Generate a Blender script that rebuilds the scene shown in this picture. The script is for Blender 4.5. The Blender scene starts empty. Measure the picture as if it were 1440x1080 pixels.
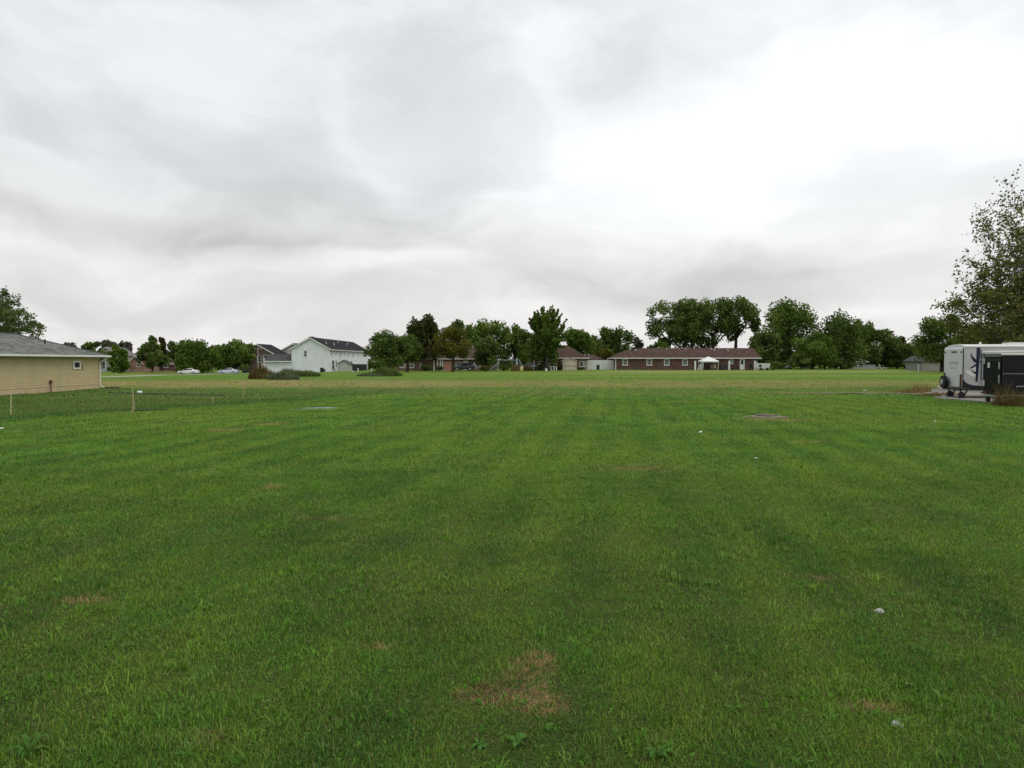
import bpy, math, random
import numpy as np
from mathutils import Vector, Matrix
random.seed(7)
RS = np.random.RandomState(11)
SC = bpy.context.scene
COL = SC.collection
R = math.radians

# ------------------------------------------------------------------ camera
CAMZ, FPX, PITCH = 2.2, 960.0, R(1.91)
cd = bpy.data.cameras.new('camera'); cam = bpy.data.objects.new('camera', cd); COL.objects.link(cam)
cd.sensor_width = 36; cd.lens = 24; cd.clip_start = .05; cd.clip_end = 5000
cam.location = (0, 0, CAMZ); cam.rotation_euler = (R(90) - PITCH, 0, 0)
SC.camera = cam
SC.cycles.max_bounces = 5; SC.cycles.diffuse_bounces = 3; SC.cycles.glossy_bounces = 2; SC.cycles.transmission_bounces = 3; SC.cycles.caustics_reflective = False; SC.cycles.caustics_refractive = False

def sstep(a, b, t):
    t = np.clip((t - a) / (b - a), 0, 1)
    return t * t * (3 - 2 * t)

def T(x, y):
    """height of the ground"""
    z = -0.9 * sstep(85, 135, y) * (1 - sstep(-75, -30, x)) + 0.3 * sstep(95, 145, y) * sstep(-10, 20, x)
    z = z + sstep(8, 30, y) * (0.03 * np.sin(x * .31 + 1) * np.sin(y * .23) + .02 * np.sin(x * .13 + y * .37))
    z = z - .10 * np.exp(-((y - 50 - .03 * x) / 5.0) ** 2)
    z = z + .012 * np.sin(x * 1.9 + .7) * np.sin(y * 1.6 + .2)
    return z

def G(px, py):
    """point of the ground along the line of sight of a photo pixel"""
    u = (px - 720) / FPX; v = (540 - py) / FPX
    d = (u, math.cos(PITCH) + v * math.sin(PITCH), -math.sin(PITCH) + v * math.cos(PITCH))
    t = 1.0
    for k in range(40):
        h = float(T(d[0] * t, d[1] * t))
        t = t + ((CAMZ - h) / -d[2] - t) * .6
    return Vector((d[0] * t, d[1] * t, float(T(d[0] * t, d[1] * t))))

def Zat(py, Y):
    v = (540 - py) / FPX
    return CAMZ + Y / (math.cos(PITCH) + v * math.sin(PITCH)) * (-math.sin(PITCH) + v * math.cos(PITCH))

def Xat(px, Y):
    return (px - 720) / FPX * Y

# ------------------------------------------------------------------ node helpers
class NT:
    def __init__(s, tree): s.t = tree
    def n(s, kind, **kw):
        nd = s.t.nodes.new(kind)
        for k, v in kw.items(): setattr(nd, k, v)
        return nd
    def put(s, sock, v):
        if isinstance(v, bpy.types.NodeSocket): s.t.links.new(v, sock)
        elif v is not None:
            if hasattr(sock.default_value, '__len__') and len(sock.default_value) == 4 and len(v) == 3: v = (*v, 1)
            sock.default_value = v
    def m(s, op, a, b=None, c=None, clamp=False):
        nd = s.n('ShaderNodeMath', operation=op, use_clamp=clamp)
        s.put(nd.inputs[0], a); s.put(nd.inputs[1], b)
        if c is not None: s.put(nd.inputs[2], c)
        return nd.outputs[0]
    def vm(s, op, a, b=None):
        nd = s.n('ShaderNodeVectorMath', operation=op); s.put(nd.inputs[0], a)
        if b is not None: s.put(nd.inputs[1], b)
        return nd.outputs[0]
    def ramp(s, v, lo, hi, a=0., b=1., smooth=True):
        nd = s.n('ShaderNodeMapRange', interpolation_type='SMOOTHSTEP' if smooth else 'LINEAR')
        for i, q in enumerate((v, lo, hi, a, b)): s.put(nd.inputs[i], q)
        return nd.outputs[0]
    def noise(s, vec, scale, detail=3, rough=.5, dist=0.):
        nd = s.n('ShaderNodeTexNoise'); s.put(nd.inputs['Vector'], vec)
        nd.inputs['Scale'].default_value = scale; nd.inputs['Detail'].default_value = detail
        nd.inputs['Roughness'].default_value = rough; nd.inputs['Distortion'].default_value = dist
        return nd.outputs[0]
    def mix(s, f, a, b, blend='MIX'):
        nd = s.n('ShaderNodeMix', data_type='RGBA', blend_type=blend)
        s.put(nd.inputs[0], f); s.put(nd.inputs[6], a); s.put(nd.inputs[7], b)
        return nd.outputs[2]
    def comb(s, x, y, z):
        nd = s.n('ShaderNodeCombineXYZ')
        for i, v in enumerate((x, y, z)): s.put(nd.inputs[i], v)
        return nd.outputs[0]
    def sep(s, v):
        nd = s.n('ShaderNodeSeparateXYZ'); s.put(nd.inputs[0], v); return nd.outputs
    def bump(s, h, strength, dist=.02):
        nd = s.n('ShaderNodeBump'); s.put(nd.inputs['Height'], h)
        nd.inputs['Strength'].default_value = strength; nd.inputs['Distance'].default_value = dist
        return nd.outputs[0]

def new_mat(name):
    m = bpy.data.materials.new(name); m.use_nodes = True
    t = NT(m.node_tree); b = m.node_tree.nodes['Principled BSDF']
    return m, t, b

MATS = {}
def mat(name, col, rough=.6, var=.15, scale=3., metal=0., spec=.4, bump=0.):
    """plain material with a little mottling and dirt of its own"""
    if name in MATS: return MATS[name]
    m, t, b = new_mat(name)
    oc = t.n('ShaderNodeTexCoord').outputs['Object']
    n1 = t.noise(oc, scale, 5, .6); n2 = t.noise(oc, scale * 9, 2)
    f = t.m('ADD', t.m('MULTIPLY', n1, .7), t.m('MULTIPLY', n2, .3))
    f = t.ramp(f, .3, .7)
    lo = tuple(c * (1 - var) for c in col); hi = tuple(min(1, c * (1 + var)) for c in col)
    t.put(b.inputs['Base Color'], t.mix(f, lo, hi))
    b.inputs['Roughness'].default_value = rough; b.inputs['Metallic'].default_value = metal
    b.inputs['Specular IOR Level'].default_value = spec
    if bump: t.put(b.inputs['Normal'], t.bump(n2, bump))
    MATS[name] = m; return m

def glass_mat(name='window_glass', col=(.02, .025, .03)):
    if name in MATS: return MATS[name]
    m, t, b = new_mat(name)
    t.put(b.inputs['Base Color'], col); b.inputs['Roughness'].default_value = .12
    b.inputs['Specular IOR Level'].default_value = .35
    MATS[name] = m; return m

def brick_mat(name, c1, c2, mortar):
    if name in MATS: return MATS[name]
    m, t, b = new_mat(name)
    x, y, z = t.sep(t.n('ShaderNodeTexCoord').outputs['Object'])
    v = t.comb(t.m('ADD', x, y), z, 0.)
    br = t.n('ShaderNodeTexBrick'); t.put(br.inputs['Vector'], v)
    for k, q in (('Color1', c1), ('Color2', c2), ('Mortar', mortar)): t.put(br.inputs[k], q)
    br.inputs['Scale'].default_value = 1; br.inputs['Brick Width'].default_value = .23; br.inputs['Row Height'].default_value = .075
    br.inputs['Mortar Size'].default_value = .008
    n = t.ramp(t.noise(v, .5, 4), .3, .7, .75, 1.2)
    t.put(b.inputs['Base Color'], t.mix(1., br.outputs[0], t.comb(n, n, n), 'MULTIPLY'))
    b.inputs['Roughness'].default_value = .85
    MATS[name] = m; return m

def shingle_mat(name, col):
    if name in MATS: return MATS[name]
    m, t, b = new_mat(name)
    oc = t.n('ShaderNodeTexCoord').outputs['Object']
    x, y, z = t.sep(oc)
    br = t.n('ShaderNodeTexBrick'); t.put(br.inputs['Vector'], t.comb(t.m('ADD', x, t.m('MULTIPLY', y, .7)), z, 0.))
    t.put(br.inputs['Color1'], tuple(c * .72 for c in col)); t.put(br.inputs['Color2'], tuple(c * 1.3 for c in col)); t.put(br.inputs['Mortar'], tuple(c * .45 for c in col))
    br.inputs['Scale'].default_value = 1; br.inputs['Brick Width'].default_value = .32; br.inputs['Row Height'].default_value = .062
    br.inputs['Mortar Size'].default_value = .006; br.inputs['Bias'].default_value = 0
    n = t.ramp(t.noise(oc, .9, 5, .65), .3, .7, .75, 1.22)
    t.put(b.inputs['Base Color'], t.mix(1., br.outputs[0], t.comb(n, n, n), 'MULTIPLY'))
    b.inputs['Roughness'].default_value = .95; b.inputs['Specular IOR Level'].default_value = .08
    MATS[name] = m; return m

def siding_mat(name, col, step=.18):
    if name in MATS: return MATS[name]
    m, t, b = new_mat(name)
    oc = t.n('ShaderNodeTexCoord').outputs['Object']
    z = t.sep(oc)[2]
    saw = t.m('FRACT', t.m('DIVIDE', z, step))
    n = t.ramp(t.noise(oc, .8, 4), .3, .7, .93, 1.05)
    t.put(b.inputs['Base Color'], t.mix(1., (*col, 1), t.comb(n, n, n), 'MULTIPLY'))
    t.put(b.inputs['Normal'], t.bump(t.m('SUBTRACT', 1., saw), .8, .02))
    b.inputs['Roughness'].default_value = .6
    MATS[name] = m; return m

def leaf_mat(name, a, b_, c=None):
    """leaves: colour a to b by leaf, a few of colour c"""
    if name in MATS: return MATS[name]
    m, t, b = new_mat(name)
    at = t.n('ShaderNodeAttribute', attribute_name='tint').outputs['Fac']
    col = t.mix(t.ramp(at, .15, .75), a, b_)
    if c: col = t.mix(t.ramp(at, .72, .92), col, c)
    dif = b
    t.put(dif.inputs['Base Color'], col); dif.inputs['Roughness'].default_value = .75; dif.inputs['Specular IOR Level'].default_value = .05
    tr = t.n('ShaderNodeBsdfTranslucent'); t.put(tr.inputs[0], t.mix(1., col, (1.1, 1.2, .6), 'MULTIPLY'))
    mx = t.n('ShaderNodeMixShader'); mx.inputs[0].default_value = .25
    t.put(mx.inputs[1], dif.outputs[0]); t.put(mx.inputs[2], tr.outputs[0])
    t.put(m.node_tree.nodes['Material Output'].inputs[0], mx.outputs[0])
    MATS[name] = m; return m

# ------------------------------------------------------------------ mesh helpers
def link(name, me, m=None, parent=None):
    o = bpy.data.objects.new(name, me)
    COL.objects.link(o)
    if m is not None: me.materials.append(m)
    if parent is not None: o.parent = parent
    return o

class MB:
    def __init__(s, M=None): s.v = []; s.f = []; s.M = M
    def add(s, vs, fs, M=None):
        k = len(s.v); M = M or s.M
        for p in vs:
            p = Vector(p); s.v.append(tuple(M @ p) if M else tuple(p))
        s.f += [tuple(k + i for i in f) for f in fs]
        return s
    def box(s, x0, x1, y0, y1, z0, z1, M=None):
        vs = [(x, y, z) for z in (z0, z1) for x, y in ((x0, y0), (x1, y0), (x1, y1), (x0, y1))]
        return s.add(vs, [(3, 2, 1, 0), (4, 5, 6, 7), (0, 1, 5, 4), (1, 2, 6, 5), (2, 3, 7, 6), (3, 0, 4, 7)], M)
    def tube(s, pts, rad, n=8, cap=True):
        pts = [Vector(p) for p in pts]
        if not hasattr(rad, '__len__'): rad = [rad] * len(pts)
        vs = []; fs = []; a = None
        for i, p in enumerate(pts):
            d = (pts[min(i + 1, len(pts) - 1)] - pts[max(i - 1, 0)]).normalized()
            if a is None: a = d.orthogonal().normalized()
            a = (a - d * a.dot(d)).normalized(); b = d.cross(a)
            for k in range(n):
                t = 2 * math.pi * k / n
                vs.append(p + (a * math.cos(t) + b * math.sin(t)) * rad[i])
        for i in range(len(pts) - 1):
            for k in range(n):
                k2 = (k + 1) % n
                fs.append((i * n + k, i * n + k2, (i + 1) * n + k2, (i + 1) * n + k))
        if cap: fs += [tuple(range(n - 1, -1, -1)), tuple((len(pts) - 1) * n + k for k in range(n))]
        return s.add(vs, fs)
    def prism(s, poly, y0, y1, axes='xz'):
        """polygon in two axes, extruded along the third"""
        def mk(p, h):
            return {'xz': (p[0], h, p[1]), 'yz': (h, p[0], p[1]), 'xy': (p[0], p[1], h)}[axes]
        n = len(poly)
        vs = [mk(p, y0) for p in poly] + [mk(p, y1) for p in poly]
        fs = [tuple(range(n)), tuple(range(2 * n - 1, n - 1, -1))] + [(i, n + i, n + (i + 1) % n, (i + 1) % n) for i in range(n)]
        return s.add(vs, fs)
    def lathe(s, prof, n=16, c=(0, 0, 0), axis='z'):
        vs = []; fs = []
        for r, h in prof:
            for k in range(n):
                t = 2 * math.pi * k / n; a, b = r * math.cos(t), r * math.sin(t)
                p = {'z': (a, b, h), 'x': (h, a, b), 'y': (a, h, b)}[axis]
                vs.append(Vector(p) + Vector(c))
        for i in range(len(prof) - 1):
            for k in range(n):
                k2 = (k + 1) % n
                fs.append((i * n + k, i * n + k2, (i + 1) * n + k2, (i + 1) * n + k))
        fs += [tuple(range(n - 1, -1, -1)), tuple((len(prof) - 1) * n + k for k in range(n))]
        return s.add(vs, fs)
    def build(s, name, m, parent=None, smooth=False, bevel=0):
        me = bpy.data.meshes.new(name); me.from_pydata(s.v, [], s.f); me.update()
        import bmesh
        bm = bmesh.new(); bm.from_mesh(me); bmesh.ops.recalc_face_normals(bm, faces=bm.faces)
        if bevel: bmesh.ops.bevel(bm, geom=bm.edges[:], offset=bevel, segments=2, affect='EDGES', profile=.6)
        bm.to_mesh(me); bm.free()
        if smooth:
            for p in me.polygons: p.use_smooth = True
        return link(name, me, m, parent)

def tag(o, label=None, cat=None, group=None, kind=None):
    for k, v in (('label', label), ('category', cat), ('group', group), ('kind', kind)):
        if v: o[k] = v
    return o

def thing(name, label, cat, loc, rz=0., group=None):
    o = bpy.data.objects.new(name, None); COL.objects.link(o)
    o.location = loc; o.rotation_euler = (0, 0, rz); o.empty_display_size = .3
    return tag(o, label, cat, group)

def copy_tree(o, parent=None):
    c = o.copy(); COL.objects.link(c)
    if parent: c.parent = parent
    for ch in o.children: copy_tree(ch, c)
    return c

def np_mesh(name, V, nper, faces, m, parent=None, attrs=None):
    """many copies of one small face pattern: V is (count*nper, 3); faces are index tuples into one copy"""
    cnt = len(V) // nper
    base = np.arange(cnt, dtype=np.int32)[:, None] * nper
    loops = np.concatenate([base + np.array(f, np.int32)[None, :] for f in faces], axis=1).ravel()
    sizes = np.tile(np.array([len(f) for f in faces], np.int32), cnt)
    starts = np.concatenate([[0], np.cumsum(sizes)[:-1]]).astype(np.int32)
    me = bpy.data.meshes.new(name)
    me.vertices.add(len(V)); me.vertices.foreach_set('co', V.astype(np.float32).ravel())
    me.loops.add(len(loops)); me.loops.foreach_set('vertex_index', loops)
    me.polygons.add(len(sizes)); me.polygons.foreach_set('loop_start', starts); me.polygons.foreach_set('loop_total', sizes)
    for k, a in (attrs or {}).items():
        at = me.attributes.new(k, 'FLOAT', 'POINT'); at.data.foreach_set('value', a.astype(np.float32))
    me.update(calc_edges=True)
    return link(name, me, m, parent)

# ------------------------------------------------------------------ lawn colour (shared by ground and blades)
def gauss_spot(t, X, Y, cx, cy, sx, sy):
    a = t.m('POWER', t.m('DIVIDE', t.m('SUBTRACT', X, cx), sx), 2.)
    b = t.m('POWER', t.m('DIVIDE', t.m('SUBTRACT', Y, cy), sy), 2.)
    return t.m('EXPONENT', t.m('MULTIPLY', t.m('ADD', a, b), -1.))

def lawn_group():
    g = bpy.data.node_groups.new('lawn_colour', 'ShaderNodeTree')
    g.interface.new_socket('Color', in_out='OUTPUT', socket_type='NodeSocketColor')
    g.interface.new_socket('Dry', in_out='OUTPUT', socket_type='NodeSocketFloat')
    t = NT(g); out = t.n('NodeGroupOutput')
    pos = t.n('ShaderNodeNewGeometry').outputs['Position']
    X, Y, Z = t.sep(pos)
    p2 = t.comb(X, Y, 0.)
    w = t.n('ShaderNodeTexNoise'); t.put(w.inputs['Vector'], p2); w.inputs['Scale'].default_value = .35; w.inputs['Detail'].default_value = 3
    wx, wy, wz = t.sep(w.outputs['Color'])
    wx = t.m('SUBTRACT', wx, .5); wy = t.m('SUBTRACT', wy, .5)
    Yd = t.m('ADD', Y, t.m('MULTIPLY', wx, 4.)); 
    patch = t.noise(t.comb(X, t.m('MULTIPLY', Y, .6), 3.), .42, 5, .68); big = t.noise(p2, .09, 3, .5); mid = t.noise(p2, .55, 4, .6); fine = t.noise(p2, 3.2, 4, .65)
    vf = t.noise(p2, 16., 3, .7)
    deep = (.056, .140, .015); fresh = (.100, .222, .018); yel = (.170, .225, .024); straw = (.36, .265, .11)
    col = t.mix(t.ramp(mid, .36, .64), deep, fresh)
    f2 = t.m('MULTIPLY', t.ramp(t.m('ADD', t.m('MULTIPLY', fine, .5), t.m('MULTIPLY', big, .5)), .44, .62), .6)
    col = t.mix(f2, col, yel)
    col = t.mix(t.m('MULTIPLY', t.ramp(patch, .50, .66), .42), col, (.165, .220, .026))
    col = t.mix(t.m('MULTIPLY', t.ramp(patch, .46, .32), .5), col, (.038, .122, .010))
    # mowing passes, running away from the camera
    sx = t.m('SUBTRACT', X, t.m('MULTIPLY', Y, .15))
    wav = t.m('SINE', t.m('MULTIPLY', t.m('ADD', sx, t.m('MULTIPLY', wx, .7)), 5.2))
    wavf = t.m('MULTIPLY', t.ramp(wav, -.6, .9), t.ramp(t.noise(p2, .16, 2), .36, .60, .25, .75))
    wavf = t.m('MULTIPLY', wavf, .56)
    col = t.mix(wavf, col, (.145, .235, .020))
    wavd = t.m('MULTIPLY', t.ramp(wav, .3, -.9), t.ramp(t.noise(p2, .16, 2), .36, .60, .1, .5))
    col = t.mix(t.m('MULTIPLY', wavd, .46), col, (.036, .118, .010))
    col = t.mix(t.m('MULTIPLY', t.ramp(vf, .48, .66), .42), col, (.034, .108, .010))
    # lush strip where the drain was laid, and greener ground beside it
    L0, L1 = (-19.8, 25.8), (-11.5, 42.5)
    dx, dy = L1[0] - L0[0], L1[1] - L0[1]; ln = math.hypot(dx, dy)
    dist = t.m('ADD', t.m('MULTIPLY', t.m('SUBTRACT', X, L0[0]), dy / ln), t.m('MULTIPLY', t.m('SUBTRACT', Y, L0[1]), -dx / ln))
    dist = t.m('ADD', dist, t.m('MULTIPLY', wy, 1.6))
    strip = t.m('EXPONENT', t.m('MULTIPLY', t.m('POWER', t.m('DIVIDE', dist, 1.35), 2.), -1.))
    lim = t.m('MULTIPLY', t.ramp(Y, 50., 40.), t.ramp(Y, 14., 24.))
    beyond = t.m('MULTIPLY', t.m('MULTIPLY', t.ramp(dist, .6, -1.8), t.ramp(Y, 62., 50.)), .6)
    col = t.mix(beyond, col, t.mix(t.ramp(fine, .4, .62), (.044, .094, .014), (.105, .118, .034)))
    col = t.mix(t.m('MULTIPLY', t.m('MULTIPLY', strip, lim), .75), col, (.026, .085, .010))
    # dry belt across the field
    rag = t.noise(t.comb(t.m('MULTIPLY', X, .25), Y, 0.), .9, 4, .65)
    belt = t.m('MULTIPLY', t.ramp(Yd, 54., 61.), t.ramp(Yd, 88., 70.))
    belt = t.m('MULTIPLY', belt, t.ramp(rag, .34, .62, .25, 1.))
    belt = t.m('MULTIPLY', belt, t.m('ADD', t.ramp(X, 8., -18., .72, 1.), 0.))
    col = t.mix(belt, col, (.30, .235, .095))
    belt2 = t.m('MULTIPLY', t.m('MULTIPLY', t.ramp(Yd, 43., 47.), t.ramp(Yd, 58., 50.)), t.m('MULTIPLY', t.ramp(rag, .42, .6), t.ramp(X, -16., -6.)))
    col = t.mix(t.m('MULTIPLY', belt2, .55), col, (.135, .125, .045))
    # lane of dry grass beside the ditch towards the gravel
    lane = t.m('MULTIPLY', gauss_spot(t, X, Yd, 24., 50., 7., 1.2), t.ramp(rag, .4, .58))
    col = t.mix(t.m('MULTIPLY', lane, .9), col, (.33, .25, .12))
    # far field: yellower in broad bands
    far = t.m('MULTIPLY', t.ramp(Y, 84., 110.), t.ramp(t.noise(t.comb(t.m('MULTIPLY', X, .012), t.m('MULTIPLY', Y, .08), 0.), 1., 3), .42, .6))
    col = t.mix(t.m('MULTIPLY', far, .65), col, (.20, .225, .052))
    far2 = t.m('MULTIPLY', t.m('MULTIPLY', t.ramp(Y, 118., 128.), t.ramp(Y, 142., 132.)), t.ramp(X, 10., 25.))
    col = t.mix(t.m('MULTIPLY', far2, .55), col, (.29, .28, .09))
    # worn dead patches
    dry = None
    for cx, cy, ax, ay, amp in ((.10, 4.58, .27, .42, .46), (-.18, 4.42, .20, .12, .58), (.22, 4.92, .14, .14, .60), (.27, 4.3, .2, .12, .45), (-3.9, 6.25, .26, .10, .7), (-4.2, 11.9, .25, .28, .6), (-9.1, 21.5, .7, .6, .7), (-8.3, 23.5, .7, .5, .7),
                                (-1.05, 5.2, .2, .10, .45), (2.3, 4.3, .25, .09, .5), (3.2, 6.9, .5, .2, .4), (10.0, 25.8, 1.5, .9, .6), (8.0, 18.3, .7, .3, .5), (-2.6, 9.5, .7, .25, .4), (2.6, 14., 1.3, .5, .4), (-1.8, 3.9, .4, .15, .3), (3.4, 4.4, .5, .25, .3)):
        g1 = t.m('MULTIPLY', gauss_spot(t, t.m('ADD', X, t.m('MULTIPLY', wx, .25)), t.m('ADD', Y, t.m('MULTIPLY', wy, .25)), cx, cy, ax, ay), amp)
        dry = g1 if dry is None else t.m('ADD', dry, g1)
    gen = t.m('MULTIPLY', t.m('SUBTRACT', t.noise(p2, 1.5, 5, .65), .56), 1.7)
    dry = t.m('ADD', dry, t.m('MAXIMUM', gen, 0.))
    dryv = t.m('MULTIPLY', dry, t.ramp(vf, .34, .62, .1, 1.6))
    dryc = t.ramp(dryv, .12, .8)
    col = t.mix(dryc, col, t.mix(t.ramp(fine, .38, .56), (.15, .095, .045), straw))
    g.links.new(col, out.inputs[0]); g.links.new(dryc, out.inputs[1])
    return g
LG = lawn_group()

def lawn_ground_mat():
    m, t, b = new_mat('lawn_soil_and_turf')
    gn = t.n('ShaderNodeGroup'); gn.node_tree = LG
    pos = t.n('ShaderNodeNewGeometry').outputs['Position']
    X, Y, Z = t.sep(pos)
    f = t.noise(pos, 45., 4, .7)
    f2 = t.noise(t.comb(X, t.m('MULTIPLY', Y, .5), 0.), 7., 5, .75)
    k = t.m('MULTIPLY', t.ramp(f, .35, .65, .65, 1.30), t.ramp(f2, .35, .65, .78, 1.28))
    t.put(b.inputs['Base Color'], t.mix(1., gn.outputs[0], t.comb(k, k, k), 'MULTIPLY'))
    # close by, where every blade is modelled, the sheet is the thatch and soil under them
    soil = t.mix(t.ramp(f, .4, .6), (.026, .026, .011), (.095, .070, .034))
    base = b.inputs['Base Color'].links[0].from_socket
    t.put(b.inputs['Base Color'], t.mix(t.m('MULTIPLY', t.ramp(Y, 18., 6.), t.ramp(f2, .30, .62, .22, .72)), base, soil))
    b.inputs['Roughness'].default_value = .9; b.inputs['Specular IOR Level'].default_value = .1
    t.put(b.inputs['Normal'], t.bump(t.m('ADD', f, f2), .9, .05))
    return m

def blade_mat():
    m, t, b = new_mat('grass_blade')
    gn = t.n('ShaderNodeGroup'); gn.node_tree = LG
    tint = t.n('ShaderNodeAttribute', attribute_name='tint').outputs['Fac']
    col = gn.outputs[0]
    k = t.ramp(tint, 0., 1., .60, 2.0, False)
    col = t.mix(1., col, t.comb(k, k, t.m('MULTIPLY', k, .95)), 'MULTIPLY')
    st = t.m('GREATER_THAN', tint, t.m('SUBTRACT', .925, t.m('MULTIPLY', gn.outputs[1], .35)))
    col = t.mix(t.m('MULTIPLY', st, .7), col, (.30, .24, .10))
    t.put(b.inputs['Base Color'], col); b.inputs['Roughness'].default_value = .5; b.inputs['Specular IOR Level'].default_value = .3
    tr = t.n('ShaderNodeBsdfTranslucent'); t.put(tr.inputs[0], t.mix(1., col, (1.1, 1.15, .7), 'MULTIPLY'))
    mx = t.n('ShaderNodeMixShader'); mx.inputs[0].default_value = .3
    t.put(mx.inputs[1], b.outputs[0]); t.put(mx.inputs[2], tr.outputs[0])
    t.put(m.node_tree.nodes['Material Output'].inputs[0], mx.outputs[0])
    return m

# ground sheet
ys = np.concatenate([np.arange(-60, 0, 6), np.arange(0, 40, .5), np.arange(40, 200, 2.), np.arange(200, 500, 15), [520, 700, 1000, 1600, 2500]])
xs = np.concatenate([[-2500, -1500, -900, -500], np.arange(-300, -60, 8), np.arange(-60, -15, 1.5), np.arange(-15, 15, .5), np.arange(15, 60, 1.5), np.arange(60, 301, 8), [500, 900, 1500, 2500]])
gx, gy = np.meshgrid(xs, ys); gz = T(gx, gy)
nx, ny = len(xs), len(ys)
V = np.stack([gx, gy, gz], -1).reshape(-1, 3)
idx = np.arange(nx * ny).reshape(ny, nx)
F = np.stack([idx[:-1, :-1], idx[:-1, 1:], idx[1:, 1:], idx[1:, :-1]], -1).reshape(-1, 4)
me = bpy.data.meshes.new('lawn'); me.from_pydata(V.tolist(), [], F.tolist()); me.update()
for p in me.polygons: p.use_smooth = True
lawn = tag(link('lawn', me, lawn_ground_mat()), 'broad mown green lawn stretching away to the houses', 'lawn', kind='structure')

def vnoise(x, y, s, seed):
    rs = np.random.RandomState(seed); tab = rs.rand(256, 256)
    x = x * s + 1000; y = y * s + 1000
    xi = np.floor(x).astype(int); yi = np.floor(y).astype(int); fx = x - xi; fy = y - yi
    fx = fx * fx * (3 - 2 * fx); fy = fy * fy * (3 - 2 * fy)
    a = tab[xi % 256, yi % 256]; b = tab[(xi + 1) % 256, yi % 256]; c = tab[xi % 256, (yi + 1) % 256]; d = tab[(xi + 1) % 256, (yi + 1) % 256]
    return (a * (1 - fx) + b * fx) * (1 - fy) + (c * (1 - fx) + d * fx) * fy

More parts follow.
